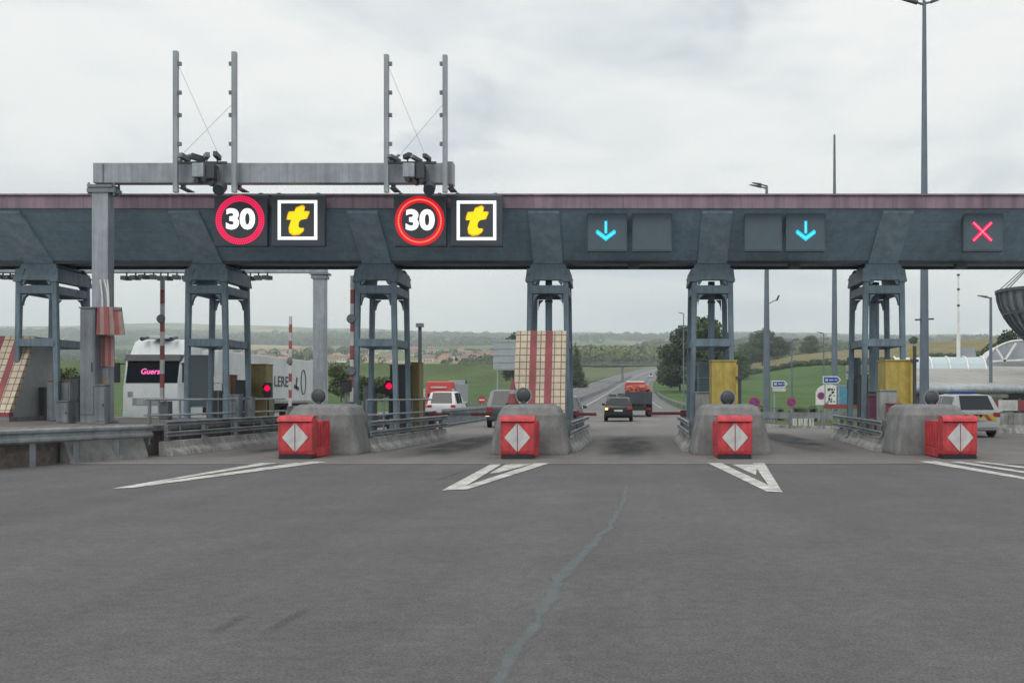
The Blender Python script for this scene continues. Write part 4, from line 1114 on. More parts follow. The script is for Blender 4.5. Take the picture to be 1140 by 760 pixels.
        MB().box(-w*.7, w*.7, yb-.004, yb+.06, .87, .93).build('white_lettering_strip', M['white'], t)
    t.location = Vector(loc); t.rotation_euler = (0,0,rz)
    return t
make_car('hatchback', (PX(688.5,60)+.0, 61.5, 0), 'black hatchback with pale roof and lit lamp driving behind the tipper lorry', 'car', M['carblack'], 'hatch', 3.9, 1.74, 1.48, light=(-.72,.78), roofm=None)
make_car('small_car', (PX(682,150), 152, zprof(152)+.03), 'dark grey small car far ahead left of the tipper lorry', 'car', M['cargrey'], 'hatch', 4, 1.74, 1.5)
make_car('small_car', (PX(691.5,165), 167, zprof(167)+.03), 'dark car with pale tail, just left of the tipper lorry cab', 'car', M['carblack'], 'hatch', 4, 1.72, 1.45, roofm=M['white'])
make_car('far_car', (PX(724.5,520), 520, zprof(520)+.03), 'white car far off on the bend below the overpass', 'car', M['carwhite'], 'estate', 5.2, 2.2, 2.2)
make_car('off_roader', (PX(560.5,48)+.1, 50.0, 0), 'dark off-roader with amber lamp lit in the lane left of the tiled wedge', 'car', M['cargrey'], 'suv', 4.5, 1.9, 1.86, light=(-.84,.62))
make_car('off_roader', (PX(492,62), 64, 0), 'white off-roader ahead of the red lorry, left lane', 'car', M['carwhite'], 'suv', 4.5, 1.9, 1.85)
make_car('grey_car', (-2.72, 44.2, 0), 'dark grey car half hidden behind the tiled wedge column', 'car', M['cargrey'], 'estate', 4.6, 1.85, 1.55)
make_car('estate_car', (13.05, 38.6, 0), 'white patrol estate with yellow and red chevrons on its tail', 'car', M['carwhite'], 'estate', 4.7, 1.74, 1.6, stripes=True)

# white lorry with trailer, facing the camera
def white_lorry():
    Y = 42.0; x0, x1 = PX(135,Y), PX(201,Y); xc = (x0+x1)/2; w = (x1-x0)/2
    t = thing('lorry', (xc, Y, 0), 'white lorry facing us with pink neon name behind its windscreen', 'lorry')
    rr = []
    ztop = PZ(376, Y)
    cab = MB()
    prof = [(Y+.05,.45),(Y,.7),(Y+.0,1.9),(Y+.28,3.05),(Y+.55,3.35),(Y+.95,ztop-.12),(Y+1.3,ztop),(Y+2.2,ztop),(Y+2.2,.45)]
    v = []; n = len(prof)
    for k, sx in ((0,-1),(1,-.9),(2,.9),(3,1)):
        for i, (yy, z) in enumerate(prof):
            inset = .16 if k in (0,3) and i < 7 else 0
            drop = .14 if k in (0,3) and z > 3.3 else 0
            v.append((xc+sx*w, yy+(inset if i < n-2 else 0), z-drop))
    f = [tuple(range(n)), tuple(reversed(range(3*n,4*n)))]
    for k in range(3):
        for i in range(n): f.append((k*n+i, k*n+(i+1)%n, (k+1)*n+(i+1)%n, (k+1)*n+i))
    cab.add(v, f); cab.build('cab', M['truckwhite'], t, smooth=True)
    zs0, zs1 = PZ(426,Y), PZ(391,Y)
    def fy_(z): return Y + (z-1.9)/(3.05-1.9)*.28 if z > 1.9 else Y
    ws = MB()
    xs = [(-.97,.14),(-.88,-.008),(.88,-.008),(.97,.14)]
    v = []
    for sx, d in xs:
        for z in (zs0, 2.6, 3.02): v.append((xc+sx*w*.985, fy_(z)+d-.012, z))
    ws.add(v, [(k*3+i, k*3+i+1, k*3+i+4, k*3+i+3) for k in range(3) for i in range(2)]); ws.build('windscreen', M['glass'], t)
    MB().hexa([(xc-w*.93,Y+.1,3.03),(xc+w*.93,Y+.1,3.03),(xc+w*.93,Y+.5,3.03),(xc-w*.93,Y+.5,3.03)], [(xc-w*.93,Y+.2,3.3),(xc+w*.93,Y+.2,3.3),(xc+w*.93,Y+.6,3.3),(xc-w*.93,Y+.6,3.3)]).build('sun_visor', M['dark'], t)
    g = MB(); c = P(167, 413.5, Y); text_into(g, 'Guers', (c.x, fy_(c.z)-.11, c.z), .33, .006, .01, shear=.25); g.build('neon_name', M['neon'], t)
    MB().box(xc-w*.62, xc+w*.55, Y-.02, Y-.003, 1.15, 1.45).build('grille', M['grey'], t)
    MB().box(xc-w*.78, xc-w*.62, Y-.02, Y-.002, 1.5, 1.72).build('badge_plate', M['grey'], t)
    for s in (-1,1):
        MB().box(*sorted((xc+s*w*.6, xc+s*w*.96)), Y-.01, Y+.3, .62, .85).build('headlight', M['ltglass'], t, bevel=.03)
        m = MB(); m.box(*sorted((xc+s*(w+.08), xc+s*(w+.32))), Y-.05, Y+.1, 2.1, 2.95); m.bar((xc+s*w*.95,Y+.2,2.9),(xc+s*(w+.1),Y+.05,2.9), .05)
        m.build('mirror', M['black'], t, bevel=.02)
        h = MB(); h.tube((xc+s*w*.5,Y+.5,ztop-.02),(xc+s*w*.5,Y+1.1,ztop+.08), .09, .05); h.build('air_horn', M['dark'], t)
        for yy in (Y+1.1, Y+4.2): wheel(xc+s*(w-.2), yy, .5, .3, t)
        for yy in (Y+13.5, Y+14.9, Y+16.3): wheel(xc+s*(w-.2), yy, .5, .3, t)
    MB().box(xc-w*.98, xc+w*.98, Y-.03, Y+.25, .32, .6).build('bumper', M['dark'], t, bevel=.03)
    MB().box(xc-.4, xc+.4, Y+.7, Y+1.5, ztop+.01, ztop+.14).build('roof_hatch', M['truckwhite'], t, bevel=.03)
    tr = MB().box(xc-1.25, PX(365,62), Y+3.2, 62.0, 1.15, 3.62).build('trailer', M['truckwhite'], t, bevel=.03)
    MB().box(xc-.5, xc+.5, Y+2.2, 61.5, .75, 1.14).build('chassis', M['dark'], t)
    xs = PX(365,62)+.012
    lt = MB(); text_into(lt, 'LERE-', (xs, 53.7, 2.3), .8, .012, .01, sx=1.35, side=True); lt.build('lettering', M['dark'], tr)
    lg = MB()
    for k in range(14):
        a0, a1 = 2*math.pi*k/14, 2*math.pi*(k+1)/14
        q = lambda a: (xs, 57.2+.42*math.cos(a), 2.35+.7*math.sin(a))
        lg.tube(q(a0), q(a1), .035, n=5)
    lg.bar((xs,55.9,1.95),(xs,56.1,2.6), .02, .22); lg.bar((xs,55.6,2.1),(xs,56.4,1.95), .02, .2); lg.build('emblem', M['dark'], tr)
    MB().box(xs-.01, xs+.012, Y+3.3, 61.9, 1.17, 1.3).build('side_rail', M['grey'], tr)
white_lorry()
# red lorry facing us, left lane
def red_lorry():
    Y = 78.0; c = P(488, 425, Y); w = 1.05
    t = thing('lorry', (c.x, Y, 0), 'red lorry with dark windscreen behind the white off-roader', 'lorry')
    MB().hexa([(c.x-w,Y,.5),(c.x+w,Y,.5),(c.x+w,Y+2,.5),(c.x-w,Y+2,.5)], [(c.x-w*.93,Y+.25,2.75),(c.x+w*.93,Y+.25,2.75),(c.x+w*.93,Y+2,2.75),(c.x-w*.93,Y+2,2.75)]).build('cab', M['redtruck'], t, bevel=.12)
    MB().hexa([(c.x-w*.85,Y+.1,1.5),(c.x+w*.85,Y+.1,1.5),(c.x+w*.85,Y+.3,1.5),(c.x-w*.85,Y+.3,1.5)], [(c.x-w*.8,Y+.19,2.1),(c.x+w*.8,Y+.19,2.1),(c.x+w*.8,Y+.4,2.1),(c.x-w*.8,Y+.4,2.1)]).build('windscreen', M['glass'], t)
    MB().box(c.x-w*.6, c.x+w*.6, Y+.1, Y+.2, 2.2, 2.32).build('roof_board', M['whiteg'], t)
    for s in (-1,1):
        MB().box(*sorted((c.x+s*w*.62,c.x+s*w*.92)), Y-.04, Y+.1, .75, .95).build('headlight', M['ltglass'], t, bevel=.02)
        wheel(c.x+s*(w-.16), Y+.9, .45, .28, t); wheel(c.x+s*(w-.16), Y+6.5, .45, .28, t)
        mm = MB(); mm.box(*sorted((c.x+s*(w+.02), c.x+s*(w+.2))), Y+.1, Y+.2, 1.5, 2.15); mm.bar((c.x+s*w*.9,Y+.2,2.1),(c.x+s*(w+.1),Y+.15,2.1), .04); mm.build('mirror', M['whiteg'], t)
    MB().box(c.x-w*.97, c.x+w*.97, Y-.05, Y+.3, .35, .62).build('bumper', M['whiteg'], t, bevel=.03)
    MB().box(c.x-w, c.x+w, Y+2.3, Y+8.3, 1.0, 2.6).build('load_body', M['signback'], t, bevel=.03)
    MB().box(c.x-.4, c.x+.4, Y+2, Y+8, .6, .99).build('chassis', M['dark'], t)
red_lorry()
# tipper lorry driving away
def tipper():
    Y = 74.0; xc = PX(711, Y); w = 1.02
    t = thing('tipper_lorry', (xc, Y, 0), 'dark tipper lorry heaped with red and orange scrap driving away', 'lorry')
    zb, zt = .95, PZ(436, Y)
    MB().box(xc-w, xc+w, Y, Y+.1, zb, zt).build('tailgate', M['tipper'], t, bevel=.02)
    mb = MB(); mb.box(xc-w, xc-w+.08, Y+.11, Y+5.5, zb, zt); mb.box(xc+w-.08, xc+w, Y+.11, Y+5.5, zb, zt); mb.box(xc-w, xc+w, Y+5.51, Y+5.6, zb, zt+.4); mb.box(xc-w+.081,xc+w-.081,Y+.11,Y+5.5,zb,zb+.1)
    mb.build('tipper_body', M['tipper'], t)
    for dx in (-.62,0,.62): MB().box(xc+dx-.05, xc+dx+.05, Y-.03, Y-.001, zb+.05, zt-.03).build('tailgate_rib', M['tipper'], t)
    rnd = random.Random(5)
    hv = []; hf = []; nx, ny = 12, 16
    for j in range(ny+1):
        for i in range(nx+1):
            u, v_ = i/nx, j/ny
            hv.append((xc-w+.1+(2*w-.2)*u, Y+.15+5.2*v_, zt-.15+.55*math.sin(math.pi*min(1,max(0,u)))**.7*math.sin(math.pi*v_)**.4+rnd.uniform(-.1,.14)))
    for j in range(ny):
        for i in range(nx): hf.append((j*(nx+1)+i, j*(nx+1)+i+1, (j+1)*(nx+1)+i+1, (j+1)*(nx+1)+i))
    ld = MB().add(hv, hf).build('load', M['redload'], t)
    lumps = MB()
    for i in range(34): lumps.cbox((xc+rnd.uniform(-.75,.75), Y+rnd.uniform(.3,3.5), zt+.1+rnd.uniform(0,.28)), (rnd.uniform(.2,.5),rnd.uniform(.2,.5),rnd.uniform(.15,.4)), rz=rnd.uniform(0,3), rx=rnd.uniform(-.6,.6))
    lumps.build('lumps', M['orange'], ld)
    x0, x1 = PX(700,Y+6), PX(718,Y+6); zc = PZ(424.5, Y+6)
    MB().box(x0-.3, x1, Y+5.8, Y+7.8, .6, zc-.1).build('cab', M['redtruck'], t, bevel=.08)
    MB().box(x0-.2, x1-.05, Y+5.75, Y+7.6, zc-.095, zc+.02).build('cab_roof', M['white'], t, bevel=.03)
    MB().box(x0-.05, x1-.25, Y+5.77, Y+5.795, zc-.75, zc-.3).build('rear_window', M['glass'], t)
    MB().box(xc-.35, xc+.35, Y+.2, Y+7, .55, .94).build('chassis', M['dark'], t)
    MB().box(xc-w, xc+w, Y-.1, Y+.0, .5, .7).build('bumper', M['black'], t)
    for s in (-1,1):
        MB().box(*sorted((xc+s*.62, xc+s*.92)), Y-.13, Y-.101, .54, .66).build('tail_light', M['tail'], t)
        for yy in (Y+.9, Y+2.1, Y+6.6): wheel(xc+s*(w-.2), yy, .5, .34, t)
        MB().box(*sorted((xc+s*(w-.42), xc+s*w)), Y+.2, Y+.23, .3, .93).build('mud_flap', M['rubber'], t)
tipper()

# ---------------------------------------------------------------- lamp posts and masts
def lamp_mast(px, top, Y, r0, r1, label, heads, name='lamp_post', cat='lamp post', m='pole', group='lamp posts around the plaza'):
    X = PX(px, Y); zt = PZ(top, Y); zb = terr(X, Y)-.1
    t = thing(name, (X,Y,zb), label, cat, group)
    MB().tube((X,Y,zb),(X,Y,zt), r0, r1, n=14).build('pole', M[m], t, smooth=True)
    if r0 > .1:
        MB().box(X-r0-.12, X+r0+.12, Y-r0-.12, Y+r0+.12, zb, zb+.16).build('base_plate', M['galvdark'], t)
    for dx, dz, ln, s in heads:           # arm from pole going dx, head length ln
        mb = MB(); a = Vector((X,Y,zt+dz)); b = a + Vector((dx, -.1, abs(dx)*.16)); mb.tube(a, b, r1*.6+.01, r1*.45+.01, n=8)
        ar = mb.build('arm', M[m], t)
        d = 1 if dx > 0 else -1
        h = MB(); e = b + Vector((d*ln, -.1, ln*.16))
        h.hexa([b+Vector((0,-s,-.05)), b+Vector((0,s,-.05)), e+Vector((0,s*.5,-.02)), e+Vector((0,-s*.5,-.02))], [b+Vector((0,-s*.8,s*.55)), b+Vector((0,s*.8,s*.55)), e+Vector((0,s*.3,.03)), e+Vector((0,-s*.3,.03))])
        h.build('lamp_head', M['dark'], ar, bevel=.01, seg=1)
    return t
t = lamp_mast(1029, 2, 46, .235, .085, 'tallest tapering lamp post with two-armed head above the estate car', [(-.35,-.15,.8,.14),(.28,-.1,.35,.12),(-.2,.08,.45,.12)])
X = PX(1029,46); MB().bar((X-.45,45.95,PZ(356,46)),(X+.42,45.95,PZ(355,46)), .07).build('bracket', M['dark'], t)
t = lamp_mast(853.5, 207, 62, .24, .08, 'grey lamp post with two heads just clearing the canopy roof', [(-.35,-.15,.75,.14),(-.35,.0,.6,.13)])
a = P(856, 338, 62); mb = MB(); mb.tube(a, P(862,334.5,62), .03, n=6); mb.tube(P(862,334.5,62), P(865,334,62), .03, n=6); ar = mb.build('side_arm', M['pole'], t)
MB().hexa([P(863.5,335,61.9),P(866,334.5,61.9),P(866,334.5,62.1),P(863.5,335,62.1)], [P(866,329,61.9),P(868.5,328,61.9),P(868.5,328,62.1),P(866,329,62.1)]).build('lamp_head', M['dark'], ar)
lamp_mast(929, 150, 75, .27, .075, 'slender tapering mast without a head behind the right column', [], 'lightning_mast', 'mast', group=None)
lamp_mast(1103, 331, 70, .14, .09, 'shorter lamp post with one head in front of the grey roof', [(-.3,-.05,.7,.15)])
lamp_mast(917, 371, 110, .1, .06, 'thin lamp post with small head in the green field behind the blue signs', [(-.2,0,.6,.12)])
lamp_mast(881.5, 379, 100, .1, .06, 'thin lamp post left of the right blue sign', [(.2,0,.5,.12)])
lamp_mast(761, 349, 120, .09, .06, 'thin lamp post in front of the large tree right of the road', [(-.15,0,.5,.12)])
t = lamp_mast(467.5, 363, 38, .085, .07, 'grey camera post with square head left of the red lorry', [], 'camera_post', 'camera post', group=None)
X = PX(467.5,38); MB().box(X-.13, X+.13, 37.85, 38.15, PZ(364,38), PZ(360,38)).build('camera_head', M['galv'], t)

# ---------------------------------------------------------------- signs beyond the plaza
def post_at(t, X, Y, z0, z1, r=.04): MB().tube((X,Y,z0),(X,Y,z1), r, n=8).build('post', M['galv'], t)
def blue_arrow(px0, px1, py0, py1, Y, label, strip):
    x0, x1, z0, z1 = PX(px0,Y), PX(px1,Y), PZ(py1,Y), PZ(py0,Y); xm = (x0+x1)/2; zm = (z0+z1)/2
    t = thing('direction_sign', (xm,Y,0), label, 'road sign', 'blue arrow-shaped direction signs')
    for dx in ((-.3,) if strip else (-.4,.4)): post_at(t, xm+dx, Y+.05, 0, z1-.05)
    e = (z1-z0)/2
    MB().prism([(x0,z0),(x1-e,z0),(x1,zm),(x1-e,z1),(x0,z1)], lambda u,v,w: (u,w,v), Y-.02, Y).build('white_border', M['white'], t)
    k = .06
    MB().prism([(x0+k,z0+k),(x1-e-k*.4,z0+k),(x1-k*1.6,zm),(x1-e-k*.4,z1-k),(x0+k,z1-k)], lambda u,v,w: (u,w,v), Y-.03, Y-.021).build('blue_panel', M['blue'], t)
    mb = MB(); mb.box(x0+.14, x0+.3, Y-.036, Y-.031, zm-.07, zm+.07); mb.box(x0+.38, x0+.62, Y-.036, Y-.031, zm-.035, zm+.03); mb.box(x0+.68, x0+.85, Y-.036, Y-.031, zm-.035, zm+.03); mb.build('white_symbols', M['whiteg'], t)
    if strip:
        MB().box(x0+.05, x1-e*.6, Y-.02, Y, z0-.24, z0-.03).build('small_plate', M['whiteg'], t)
blue_arrow(859, 877, 423.5, 431, 58, 'blue arrow direction sign with white plate below, beside the two-headed lamp post', True)
blue_arrow(916, 936.5, 418.5, 427, 58, 'blue arrow direction sign above the white rounded board', False)
def nopark(px, py, r, Y, label):
    c = P(px, py, Y); rr = r/F*Y
    t = thing('no_parking_sign', (c.x,Y,0), label, 'road sign', 'round no parking signs')
    post_at(t, c.x, Y+.05, 0, c.z)
    MB().lathe((c.x,Y,c.z), [(0,0),(rr,0),(rr,.03),(0,.03)], 28, axis='Y').build('red_disc', M['signred'], t)
    MB().lathe((c.x,Y-.005,c.z), [(0,0),(rr*.74,0),(rr*.74,.004),(0,.004)], 28, axis='Y').build('blue_disc', M['noparkblue'], t)
    MB().bar((c.x-rr*.6,Y-.01,c.z+rr*.6),(c.x+rr*.6,Y-.01,c.z-rr*.6), rr*.2, .006 if False else rr*.2).build('diagonal_bar', M['signred'], t) if False else None
    mb = MB(); s = rr*.09; d = rr*.66
    mb.prism([(-d*.72-s,d*.72-s),(-d*.72+s,d*.72+s),(d*.72+s,-d*.72+s),(d*.72-s,-d*.72-s)], lambda u,v,w: (c.x+u,w,c.z+v), Y-.012, Y-.006); mb.build('diagonal_bar', M['signred'], t)
nopark(840, 448, 6.3, 50, 'round no parking sign beside the nose of the left yellow cabinet')
nopark(881, 447.5, 5.2, 56, 'smaller round no parking sign in front of the bushes')
# white rounded board with a round sign and map
Y = 60; t = thing('notice_board', (PX(921,Y),Y,0), 'white round-topped notice board with a no parking disc and dark lettering', 'notice board')
x0, x1, z0, z1 = PX(908,Y), PX(931,Y), PZ(450.5,Y), PZ(428,Y)
for x in (x0+.2, x1-.2): post_at(t, x, Y+.06, 0, z0+.2)
MB().prism([(x0,z0),(x1,z0),(x1,z1-.05),(x1-.25,z1),(x0+.5,z1),(x0+.15,z1-.2),(x0,z1-.45)], lambda u,v,w: (u,w,v), Y-.03, Y).build('white_panel', M['white'], t)
c = P(914, 440.5, Y)
MB().lathe((c.x,Y-.035,c.z), [(0,0),(.23,0),(.23,.004),(0,.004)], 24, axis='Y').build('no_parking_disc', M['signred'], t); MB().lathe((c.x,Y-.041,c.z), [(0,0),(.16,0),(.16,.004),(0,.004)], 24, axis='Y').build('blue_disc', M['noparkblue'], t)
mb = MB(); rnd = random.Random(2)
for i in range(26):
    x = rnd.uniform(x0+.55, x1-.1); z = rnd.uniform(z0+.05, z1-.25); mb.box(x-.05, x+.05, Y-.034, Y-.031, z-.04, z+.04)
mb.build('dark_symbols', M['dark'], t)
t = thing('map_board', (PX(945,Y),Y+.4,0), 'pale blue map board right of the white notice board', 'notice board')
x0, x1 = PX(932,Y), PX(962,Y)
for x in (x0+.2, x1-.2): post_at(t, x, Y+.46, 0, z0+.2)
MB().box(x0, x1, Y+.37, Y+.4, z0-.1, z1).build('frame', M['grey'], t); MB().box(x0+.06, x1-.4, Y+.35, Y+.368, z0, z1-.1).build('map_panel', M['cyanboard'], t); MB().box(x1-.38, x1-.06, Y+.35, Y+.368, z0, z1-.1).build('blue_panel', M['blue'], t)
mb = MB()
for i in range(7): mb.box(x1-.34, x1-.1, Y+.343, Y+.349, z0+.1+i*.15, z0+.15+i*.15)
mb.build('white_lines', M['whiteg'], t)
# white post bundle on the grass
Y = 50; t = thing('white_posts', (PX(895,Y),Y,0), 'cluster of short white posts standing behind the kerb left of the red rail', 'bollards')
for i, px in enumerate((883.5,886.5,890,893,896,898.5,902,905.5)):
    X = PX(px, Y); h = PZ(461.5+(i%3)*.7, Y); MB().box(X-.045, X+.045, Y-.04+.1*(i%2), Y+.04+.1*(i%2), 0, h).build('post', M['white'], t)
mb = MB(); mb.box(PX(897,Y),PX(906,Y), Y-.06, Y-.045, PZ(466,Y), PZ(464.5,Y)); mb.build('cross_piece', M['white'], t)
# no-entry sign, left lane
c = P(536.5, 445, 66); rr = 4.3/F*66
t = thing('no_entry_sign', (c.x,66,0), 'round red no entry sign left of the dark off-roader', 'road sign'); post_at(t, c.x, 66.05, 0, c.z)
MB().lathe((c.x,66,c.z), [(0,0),(rr,0),(rr,.03),(0,.03)], 24, axis='Y').build('red_disc', M['signred'], t); MB().box(c.x-rr*.7, c.x+rr*.7, 65.985, 65.998, c.z-rr*.17, c.z+rr*.17).build('white_bar', M['white'], t)
# large sign seen from behind
Y = 190; t = thing('motorway_sign', (PX(563,Y),Y,zprof(Y)), 'large grey motorway sign seen from behind left of the tiled wedge', 'road sign')
x0, x1 = PX(549,Y), PX(578,Y); MB().box(x0, x1, Y, Y+.15, PZ(412,Y), PZ(378,Y)).build('panel', M['signback'], t)
for i in range(5): MB().box(x0-.02, x1+.02, Y-.08, Y-.002, PZ(411-i*7.5,Y), PZ(410-i*7.5,Y)).build('cross_rail', M['galv'], t)
for x in (x0+.8, x1-.8): MB().bar((x,Y+.3,zprof(Y)-.2),(x,Y+.3,PZ(379,Y)), .25).build('post', M['galv'], t)
# grey panels behind the red lorry
Y = 88; t = thing('noise_screen', (PX(508,Y),Y,0), 'pale grey upright screen right of the red lorry', 'screen')
for i in range(2):
    x0 = PX(500+i*9,Y); MB().box(x0, x0+.68, Y, Y+.1, 0, PZ(423,Y)).build('panel', M['signback'], t, bevel=.01, seg=1)
MB().bar((PX(519,Y),Y,0),(PX(519,Y),Y,PZ(423,Y)), .12).build('post', M['dark'], t)

# ---------------------------------------------------------------- fences and rails round the plaza
def roadrail(name, pts, label, top=.78, group='crash barriers along the carriageways', step=4.0, m='rail'):
    t = thing(name, pts[0], label, 'crash barrier', group)
    MB().sweep(pts, wb(top-.3, -1, 1.15)).build('beam', M[m], t)
    for i, p in enumerate(along(pts, step, .1)):
        if i < 60: MB().box(p.x-.05, p.x+.05, p.y-.06, p.y+.06, p.z-.1, p.z+top-.02).build('post', M['galvdark'], t)
    return t
curve = lambda off, y0, y1, st: [(roadx(y)+off, y, zprof(y)) for y in [y0+(y1-y0)*i/st for i in range(st+1)]]
roadrail('crash_barrier', curve(7.2,104,235,14), 'pale crash barrier bending away at the right edge of the exit road', group=None)
roadrail('crash_barrier', curve(-6.2,112,520,26), 'crash barrier along the median, nearer the outbound lanes', step=8)
roadrail('crash_barrier', curve(-7.2,112,520,26), 'crash barrier along the median, nearer the inbound lanes', step=8)
roadrail('crash_barrier', curve(-19.4,125,520,26), 'crash barrier along the outer edge of the inbound carriageway', step=8)
roadrail('crash_barrier', [(6.5,47.5,0),(8.2,46.6,0),(10.2,46.2,0)], 'short crash barrier behind the kerb by the round no parking sign', group=None, step=1.5)
t = roadrail('crash_barrier', [(10.0,49,0),(14.5,48.4,0),(19,48,0)], 'crash barrier with a red rail above it left of the right column', group=None, step=2)
MB().bar((10.0,49,1.02),(13.8,48.5,1.02), .1, .22).build('red_rail', M['reddull'], t)
# left lane fence with upright bars
pts = [(PX(492,48),48,0),(PX(520,56),56,0),(PX(545,66),66,0)]
t = thing('bar_fence', pts[0], 'grey fence of upright bars beside the lane left of the dark off-roader', 'fence')
mb = MB()
for a, b in zip(pts, pts[1:]): mb.bar((a[0],a[1],.85),(b[0],b[1],.85), .08, .12); mb.bar((a[0],a[1],.12),(b[0],b[1],.12), .06)
mb.build('rail', M['galv'], t)
mb = MB()
for p in along(pts, .28, .05): mb.box(p.x-.03,p.x+.03,p.y-.03,p.y+.03,.0,.82)
bars = mb.build('upright_bars', M['galvdark'], t); bars['kind'] = 'stuff'
# dark grille rail right of island 3, over the grass
pts = [(PX(845,52),52,0),(PX(880,53),53,0),(PX(911,54),54,0)]
t = thing('bar_fence', pts[0], 'low dark railing on the grass behind the white posts', 'fence')
mb = MB()
for z in (.35,.62,.9): 
    for a, b in zip(pts, pts[1:]): mb.bar((a[0],a[1],z),(b[0],b[1],z), .05)
mb.build('rail', M['galvdark'], t)
for p in along(pts, 1.1, .05): MB().box(p.x-.035,p.x+.035,p.y-.035,p.y+.035,0,.95).build('post', M['galvdark'], t)
# kerb at the right plaza edge
mb = MB(); mb.sweep([(6.9,50.5,0),(8.0,46.8,0),(10.2,45.9,0),(16,44.9,0),(40,43.4,0)], [(-.12,0),(.12,0),(.1,.14),(-.12,.14)]); struct(mb.build('kerb', M['concrete2']))
# low concrete barrier and red-white barrier right of the estate car
t = thing('concrete_barrier', (16,40.5,0), 'low pale concrete barrier at the right edge behind the estate car', 'barrier')
MB().sweep([(14.6,40.8,0),(17,40.2,0),(26,39.5,0)], [(-.3,0),(.3,0),(.24,.16),(.1,.35),(.08,.82),(-.08,.82),(-.1,.35),(-.24,.16)]).build('barrier', M['concrete2'], t, bevel=.01, seg=1)
t = thing('striped_barrier', (17.2,46,0), 'dark red and white barrier boards standing behind the low concrete barrier', 'barrier')
for i in range(8): MB().box(16.6+i*.9, 17.5+i*.9, 46, 46.08, .85, 1.35).build('red_board' if i % 2 == 0 else 'white_board', M['reddull'] if i % 2 == 0 else M['whiteg'], t)
for i in range(5): MB().box(16.9+i*1.6, 17.0+i*1.6, 46.09, 46.2, 0, 1.4).build('post', M['galvdark'], t)
t = thing('kiosk', (PX(1104,52),52,0), 'small flat-roofed grey kiosk behind the estate car', 'kiosk')
Y = 52; MB().box(PX(1092,Y), PX(1116,Y), Y, Y+1.6, 0, PZ(443,Y)).build('wall', M['whiteg'], t); MB().box(PX(1089,Y), PX(1121,Y), Y-.2, Y+1.8, PZ(442.8,Y), PZ(438.5,Y)).build('roof', M['concrete'], t); MB().box(PX(1095,Y), PX(1112,Y), Y-.03, Y-.003, PZ(455,Y), PZ(445,Y)).build('window', M['glass'], t)

# ---------------------------------------------------------------- service building at the right
t = thing('service_building', (36,82,0), 'long low service building with grey metal roof and curved glass roof light', 'building')
Ya, Yb2 = 66.0, 100.0
xa, xb = PX(1012,Ya), 75
za, zb2 = PZ(430,Ya), PZ(402,Yb2)
MB().hexa([(xa+.4,Ya+.6,0),(xb,Ya+.6,0),(xb,Yb2-.5,0),(29.2,Yb2-.5,0)],[(xa+.4,Ya+.6,za-.35),(xb,Ya+.6,za-.35),(xb,Yb2-.5,za-.35),(29.2,Yb2-.5,za-.35)]).build('wall', M['concrete'], t)
MB().box(xa+.9, xb-1, Ya+.5, Ya+.58, .5, za-.55).build('window_band', M['glass'], t)
MB().hexa([(xa,Ya+.2,za-.3),(xb,Ya+.2,za-.3),(xb,Yb2,zb2-.3),(28.6,Yb2,zb2-.3)],[(xa,Ya+.2,za),(xb,Ya+.2,za),(xb,Yb2,zb2),(28.6,Yb2,zb2)]).build('roof', M['metalroof'], t)
MB().tube((xa-.2,Ya+.1,za-.22),(xb,Ya+.1,za-.22), .3, n=14).build('eaves_pipe', M['galv'], t, smooth=True)
# barrel-vault roof light
def vault(parent, cx, cy, r, length, z0, ang, name, ribs, glass):
    d = Vector((math.cos(ang), math.sin(ang), 0)); nrm = Vector((-d.y, d.x, 0)); c = Vector((cx,cy,z0))
    n = 12; mb = MB(); v = []
    for s in (0, 1):
        for i in range(n+1):
            a = math.pi*i/n; v.append(c + d*(length*s) + nrm*(r*math.cos(a)) + Vector((0,0,r*.85*math.sin(a))))
    fs = [(i,i+1,n+2+i,n+1+i) for i in range(n)] + [tuple(range(n+1)), tuple(reversed(range(n+1,2*n+2)))]
    mb.add(v, fs); o = mb.build(name, glass, parent)
    for k in range(ribs+1):
        rb = MB(); p = c + d*(length*k/ribs); q = None
        for i in range(n+1):
            a = math.pi*i/n; e = p + nrm*((r+.03)*math.cos(a)) + Vector((0,0,(r*.85+.03)*math.sin(a)))
            if q is not None: rb.tube(q, e, .09, n=6)
            q = e
        rb.build('rib', M['white'], o)
    return o
vault(t, PX(1002,88), 90, 2.6, 7.6, 2.9, R(-8), 'glass_vault', 5, M['ltglass'])
e = MB(); Yg = 90; e.prism([(PX(1066,Yg),2.9),(PX(1093,Yg),2.9),(PX(1085,Yg),PZ(387,Yg)),(PX(1068,Yg),PZ(387,Yg))], lambda u,v,w: (u,w,v), Yg, Yg+.4); e.build('end_gable', M['signback'], t)
o = vault(t, PX(1132,92), 91, 3.3, 8, 3.9, R(75), 'arched_vault', 4, M['signback'])
mb = MB(); Yg = 90.6
for a, b in (((1118,402),(1108,386)),((1118,402),(1131,382)),((1103,402),(1150,400))): mb.bar(P(*a,Yg), P(*b,Yg), .16)
mb.build('struts', M['white'], o)
# white aerial on the roof
Y = 89; X = PX(1067,Y); t = thing('aerial_mast', (X,Y,4.0), 'white stepped aerial mast rising behind the curved glass roof', 'mast')
zs = [3.6, PZ(372,Y), PZ(345,Y), PZ(305,Y)]
for (a, b), r in zip(zip(zs, zs[1:]), (.17,.11,.07)): MB().tube((X,Y,a),(X,Y,b), r, n=10).build('section', M['white'], t)
for py in (306,322,340): MB().tube((X,Y,PZ(py+1,Y)),(X,Y,PZ(py-1,Y)), .13, n=10).build('collar', M['dark'], t)
